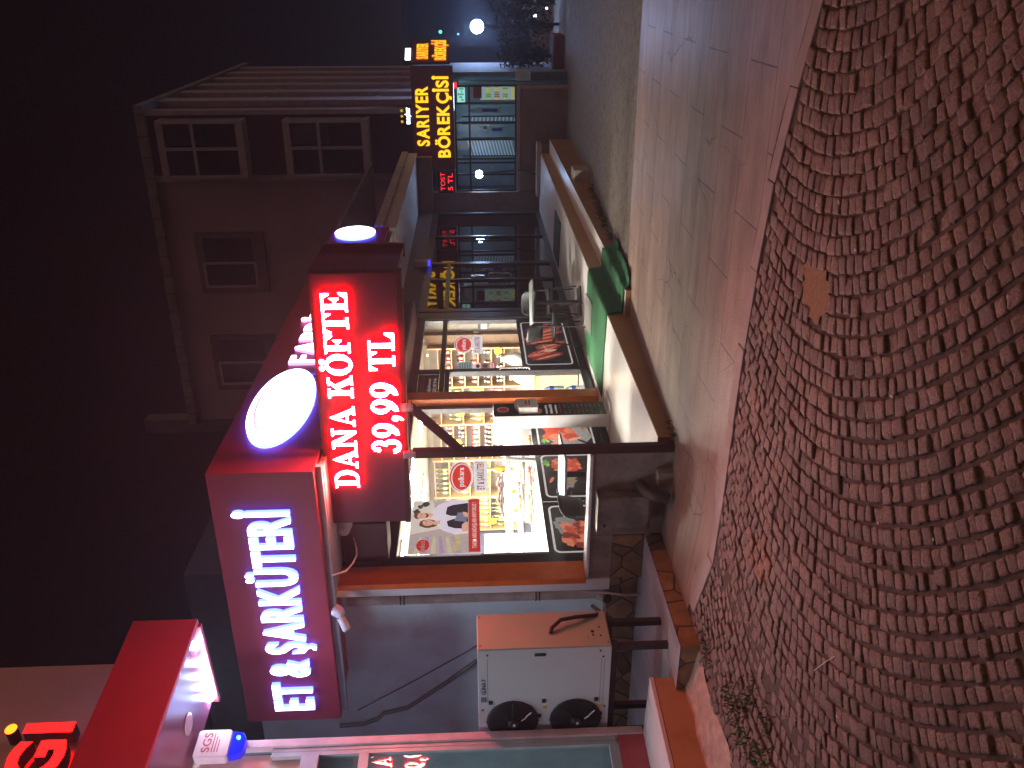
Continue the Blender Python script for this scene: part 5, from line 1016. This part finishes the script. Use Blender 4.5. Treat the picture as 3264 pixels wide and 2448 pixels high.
b = B(); b.box(-4.61, -4.07, 20.38, 20.46, 2.09, 2.48, mat('ticker_black', (.018, .008, .008), .5)); b.make('housing', tk)
gT = glow('ticker_red', (1.0, .03, .03), 1.5); f4 = FS(0, 20.378, 0); b = B(); b.text('TOST', f4, .42, .10, gT, 0, .002, bold=.0, a=-4.55, b=2.32); b.text('5 TL', f4, .40, .11, gT, 0, .002, bold=.01, a=-4.55, b=2.14); b.make('lettering', tk)
b = B(); f4b = FS(0, 20.52, 0); b.box(-2.30, -2.14, 20.50, 20.56, 1.98, 2.06, MATS['ticker_black']); b.rect(FS(0, 20.499, 0), -2.29, -2.15, 1.99, 2.05, gT); tag(b.make('open_light'), 'tiny red lit sign under the right end of the bakery sign', 'sign')

# ------------------------------------------------------------------ apartment block
ab = thing('apartment_block', 'dim apartment block with maroon bay windows rising above the passage', 'building', (-7, 21.5, 0))
YA = 21.5
mApC = mat('apartment_cream', (.34, .24, .27), .9, vary=.08, scale=1); mApM = mat('apartment_maroon', (.12, .03, .042), .85, vary=.1); mApW = mat('apartment_trim', (.42, .34, .36), .8)
b = B(); b.box(-11.25, -4.62, YA + .5, 33, 2.9, 9.5, mApC); b.make('wall', ab)
b = B(); b.box(-4.46, -2.95, YA + .5, 33, 2.9, 9.5, mApM); b.make('corner_wall', ab)
b = B(); b.box(-4.62, -4.46, YA + .44, YA + .7, 2.9, 9.5, mApW); b.box(-3.02, -2.90, YA + .44, YA + .62, 2.9, 9.5, mApW)
for k in range(6): b.box(-2.95, -2.82, YA + 1.5 + k * 1.7, YA + 2.1 + k * 1.7, 2.9, 9.5, mApW)
b.make('pilaster', ab)
b = B(); b.box(-11.35, -2.78, YA + .38, 33.2, 9.5, 9.72, tile_mat('cornice_tiles', (.16, .13, .14), (.06, .05, .05), .5, .6, off=0, mortar=.02, rough=.8, bump=.2)); b.make('cornice', ab)
mApG = glassmat('apartment_glass', (.35, .35, .4), 1.6); mCur = mat('curtain', (.16, .14, .16), .9)
for z0, z1 in ((7.22, 9.05), (4.24, 6.07)):
    w = B(); w.box(-4.44, -3.09, YA, YA + .5, z0 - .10, z0, mApW); w.box(-4.44, -3.09, YA, YA + .5, z1, z1 + .10, mApW)
    for x in (-4.44, -3.78, -3.16): w.box(x, x + .07, YA, YA + .07, z0, z1, mApW)
    zm = z0 + (z1 - z0) * .58
    for z in (z0, zm, z1 - .06): w.box(-4.36, -3.17, YA + .004, YA + .066, z, z + .07, mApW)
    for y in (YA + .22, YA + .43): w.box(-3.15, -3.095, y, y + .05, z0, z1, mApW)
    w.box(-3.15, -3.095, YA + .08, YA + .43, zm, zm + .06, mApW)
    wo = w.make('bay_window', ab)
    q = B(); q.rect(FS(0, YA + .03, 0), -4.37, -3.16, z0 + .06, z1 - .06, mApG); q.rect(FE(-3.12, 0, 0), YA + .07, YA + .5, z0 + .06, z1 - .06, mApG); q.make('pane', wo)
    q = B(); q.box(-4.40, -3.15, YA + .3, YA + .34, z0 + .05, z1 - .05, mCur); q.box(-3.70, -3.25, YA + .26, YA + .29, z0 + .9, z1 - .05, mApW); q.make('curtain', wo)
for xc in (-6.70, -9.5):
    w = B(); w.box(xc - .82, xc + .80, YA + .44, YA + .51, 7.05, 8.80, mat('shutter_frame_dark', (.14, .09, .11), .8)); w.box(xc - .66, xc - .60, YA + .40, YA + .46, 7.3, 8.6, mApW); w.box(xc - .66, xc + .02, YA + .40, YA + .46, 8.6, 8.66, mApW); w.box(xc - .66, xc + .02, YA + .40, YA + .46, 7.3, 7.36, mApW); w.box(xc - .03, xc + .03, YA + .402, YA + .458, 7.36, 8.6, mApW); wo = w.make('window', ab)
    q = B(); q.rect(FS(0, YA + .43, 0), xc - .60, xc + .66, 7.36, 8.6, mApG); q.make('pane', wo); q = B(); q.box(xc - .62, xc + .68, YA + .44 - .004, YA + .44 - .001, 7.34, 8.62, mCur); q.make('blind', wo)
for k in range(5):
    for z0 in (4.2, 7.2):
        q = B(); y = YA + 2.15 + k * 1.7; q.box(-2.955, -2.93, y, y + 1.0, z0, z0 + 1.7, mCur); q.box(-2.95, -2.915, y, y + 1.0, z0 - .08, z0, mApW); q.make('window', ab)
b = B(); b.box(-11.7, -11.3, YA + .6, YA + 1.0, 2, 11.05, mat('chimney_soot', (.12, .10, .11), .9)); b.make('chimney', ab)

# ------------------------------------------------------------------ beyond the bakery
def shrub(name, label, x, y, z0, h_, w_, seed, group='dark shrubs beyond the bakery'):
    t = thing(name, label, 'shrub', (x, y, z0), group); g = random.Random(seed); b = B(); m = mat('leaf_dark', (.016, .026, .016), .7, vary=.5, scale=5); m2 = mat('leaf_mid', (.03, .042, .024), .7, vary=.4, scale=5)
    b.tube([(x, y, z0), (x + .03, y, z0 + h_ * .5)], [.04, .02], mat('bark', (.06, .04, .03), .9)); b.make('stem', t); b = B()
    for k in range(900):
        a, u, r_ = g.uniform(0, 6.28), g.uniform(-1, 1), g.random() ** .45; q = math.sqrt(1 - u * u) * r_
        lump = 1 + .25 * math.sin(a * 3 + seed) + .15 * math.sin(u * 6 + seed)
        p = Vector((x + w_ * q * math.cos(a) * lump, y + w_ * q * math.sin(a) * lump, z0 + h_ * .55 + h_ * .47 * u * r_)); s_ = g.uniform(.035, .07)
        d1 = Vector((g.gauss(0, 1), g.gauss(0, 1), g.gauss(0, 1))).normalized(); d2 = d1.orthogonal().normalized()
        b.add([p - d1 * s_, p + d2 * s_ * .45, p + d1 * s_, p - d2 * s_ * .45], [(0, 1, 2, 3)], m if g.random() < .65 else m2)
    b.make('foliage', t)
for k, (x, y, z0, h_, w_, lab) in enumerate(((-1.75, 22.2, -.45, 1.5, .42, 'dark leafy shrub in the brown planter nearest the bakery'), (-1.1, 23.4, -.6, 1.7, .6, 'dark shrub behind the brown planter'), (-.2, 22.6, -.6, .75, .40, 'low dark bush at the far edge of the paving'), (-.75, 27., -.8, 1.9, .55, 'dark shrub against the pale far wall'), (.5, 30., -.8, 2.6, .9, 'big dark shrub at the right edge of the view'))): shrub('shrub', lab, x, y, z0, h_, w_, k + 3)
t = thing('planter', 'brown wooden planter box standing right of the bakery', 'planter', (-1.7, 22, -.6)); b = B(); b.box(-2.05, -1.25, 21.6, 22.6, -.62, -.28, mat('planter_brown', (.20, .08, .05), .8)); b.make('box', t, .01); b = B(); b.box(-2.0, -1.3, 21.65, 22.55, -.279, -.27, mSoil); b.make('soil', t)
t = thing('pale_box', 'pale grey meter box beside the bakery wall', 'box', (-2, 20.6, .3)); b = B(); b.box(-2.14, -1.92, 20.5, 20.7, .33, .66, mat('meter_grey', (.50, .54, .58), .5)); b.box(-2.14, -1.95, 20.55, 20.7, -.6, .329, mBf); b.make('body', t, .006)
fl_ = thing('floodlight', 'dazzling bluish white floodlight on a pole far down the street', 'floodlight', (-1.25, 25.5, -.7))
b = B(); b.tube([(-1.25, 25.6, -.75), (-1.25, 25.6, 1.6)], .05, mBk); b.make('pole', fl_)
b = B(); b.lathe([(.03, 0), (.17, .04), (.17, .07)], (-1.25, 25.55, 1.47), glow('flood_white', (.36, .54, 1.), 480), 24, Vector((.05, -1, -.03))); b.make('lens', fl_)
b = B(); b.lathe([(.18, 0), (.2, .1)], (-1.25, 25.6, 1.47), mBk, 24, Vector((.05, -1, -.03))); b.make('housing', fl_)
for k, (x, y, z, c, s_, r_, lab) in enumerate(((-1.62, 30., 2.6, (.05, 1., .55), 3, .05, 'tiny green light high beside the far floodlight'), (-1.52, 27., 2.0, (.1, .6, 1.), 3, .03, 'tiny blue light just above the far floodlight'), (-.15, 30., .5, (1., .02, .08), 3, .09, 'red tail light far down the street'), (-.95, 24.6, -.05, (.8, .85, 1.), 7, .05, 'small white lamp low in front of the dark shrubs'), (-.75, 24, -.30, (.8, .9, 1.), 4, .03, 'tiny white lamp at the ground by the shrubs'))):
    tag(B().lathe([(r_ * .4, -r_), (r_, -r_ * .2), (r_, r_ * .2), (r_ * .4, r_)], (x, y, z), glow('far_light_%d' % k, c, s_), 10).make('far_light'), lab, 'light')
mFar = mat('far_wall_dark', (.04, .04, .055), .9)
t = thing('far_house', 'dark distant house behind the floodlight', 'house', (-1, 40, -1)); b = B(); b.box(-5, -.3, 40, 50, -1.2, 4.2, mFar); b.make('wall', t); b = B(); b.box(-5.2, -.1, 39.8, 50, 4.2, 4.5, mat('far_roof', (.07, .06, .07), .9)); b.make('roof', t)
for x in (-3.6, -2.0): b = B(); b.box(x, x + .8, 39.96, 40.02, 1., 2.4, mBd); b.make('window', t)
t = thing('pale_far_wall', 'pale lit wall far off at the right edge of the view', 'wall', (.5, 36, -1)); b = B(); b.box(-.6, 3.5, 36, 36.2, -1.3, .2, mat('far_cream', (.55, .48, .32), .8)); b.make('wall', t); b = B(); b.box(-.65, 3.5, 35.95, 36.25, .2, .28, mApW); b.make('coping', t)
for k in range(3):
    t = thing('white_bollard', 'short white bollard far down the street, %s of three' % ('first', 'second', 'third')[k], 'bollard', (-1.0 + .45 * k, 31 + k, -.9), 'far white bollards'); b = B(); b.lathe([(.06, 0), (.06, .7), (.03, .74)], (-1.0 + .45 * k, 31 + k, gz(0, 31 + k)), mat('bollard_white', (.6, .66, .7), .5), 10); b.make('post', t)
    b = B(); b.lathe([(.062, .45), (.062, .55)], (-1.0 + .45 * k, 31 + k, gz(0, 31 + k)), mBk, 10); b.make('band', t)
t = thing('stone_block', 'small pale concrete block at the end of the lower step', 'block', (-3.3, 15.6, -.4)); b = B(); b.box(-3.42, -3.13, 15.5, 15.95, -.48, -.12, mat('pale_concrete', (.52, .44, .38), .8, vary=.1, bump=.3)); b.make('body', t, .012); b = B(); b.lathe([(.02, 0), (.02, .05)], (-3.38, 15.85, -.121), mBk, 8); b.make('stub', t)

# ------------------------------------------------------------------ weeds and litter
def blades(name, label, pts, n, h_, seed, spread):
    g = random.Random(seed); b = B(); m = mat('weed_green', (.06, .13, .025), .8, vary=.4, scale=12); m2 = mat('weed_dry', (.10, .09, .035), .85)
    for (x, y) in pts:
        for k in range(n):
            px, py = x + g.gauss(0, spread), y + g.gauss(0, spread); z = gz(px, py) - .02; a = g.uniform(0, 6.28); L_ = h_ * g.uniform(.4, 1.1); l = g.uniform(.2, .9) * L_
            d1 = Vector((math.cos(a), math.sin(a), 0)); w = Vector((-math.sin(a), math.cos(a), 0)) * .0055
            p = Vector((px, py, z)); b.add([p - w, p + w, p + d1 * l * .5 + Z_ * L_ * .7 + w * .7, p + d1 * l + Z_ * L_, p + d1 * l * .5 + Z_ * L_ * .7 - w * .7], [(0, 1, 2, 3, 4)], m if g.random() < .8 else m2)
    o = b.make(name); tag(o, label, 'weeds', kind='stuff'); return o
blades('weeds', 'tufts of green weeds between the cobbles along the mortar skirt', [(-4.47, 4.88), (-4.42, 4.80), (-4.36, 4.3), (-4.30, 4.15), (-4.40, 4.05), (-4.33, 3.9), (-4.28, 3.75), (-4.22, 3.62), (-4.34, 3.55), (-4.2, 3.42), (-4.05, 3.95), (-4.0, 3.7), (-4.16, 4.05)], 55, .055, 1, .055)
blades('weeds', 'dark weeds growing along the foot of the lower step', [(-3.29, 11.7), (-3.29, 12.4), (-3.28, 12.9), (-3.29, 13.1), (-3.28, 13.5), (-3.29, 14.1), (-3.28, 14.6)], 26, .13, 2, .05)
blades('weeds', 'dry grass around the foot of the sign post', [(-3.60, 6.60), (-3.58, 6.75), (-3.62, 6.5)], 14, .07, 3, .05)
mLit = mat('litter_white', (.62, .58, .52), .8, vary=.05)
g = random.Random(21)
for k, (x, y) in enumerate(((-1.02, 4.15), (-1.10, 3.65), (-.72, 3.55), (-1.55, 3.1), (-2.1, 3.0), (-2.7, 3.3), (-.95, 3.9), (-3.2, 3.0), (-1.9, 2.6))):
    s_ = g.uniform(.006, .014); z = gz(x, y) + .012; a = g.uniform(0, 3)
    tag(B().prism(F((x, y, z), (math.cos(a), math.sin(a), .1), (-math.sin(a), math.cos(a), .15)), blob(0, 0, s_, s_ * .5, k, 7, .4), 0, .002, mLit).make('litter_scrap'), 'tiny pale scrap of litter lying on the cobbles', 'litter', 'litter scraps on the cobbles')
tag(B().tube([(-3.20, 3.30, .014), (-3.05, 3.20, .015), (-2.95, 3.13, .014)], .0022, mLit, 6).make('drinking_straw'), 'thin pale stick lying on the cobbles at the left', 'stick')

# ------------------------------------------------------------------ thin haze added over the street in place of lens glow
hz = B(); hz.box(-410, 410, -410, 410, -3.2, 12.5, mat('haze_air', (1, 1, 1), vary=0)); hz.make('haze', kind='stuff')
t = MATS['haze_air'].node_tree; t.nodes.clear(); o_ = t.nodes.new('ShaderNodeOutputMaterial'); v_ = t.nodes.new('ShaderNodeVolumePrincipled')
v_.inputs['Density'].default_value = .0031; v_.inputs['Anisotropy'].default_value = .6; v_.inputs['Color'].default_value = (.88, .88, 1, 1); t.links.new(v_.outputs[0], o_.inputs['Volume'])
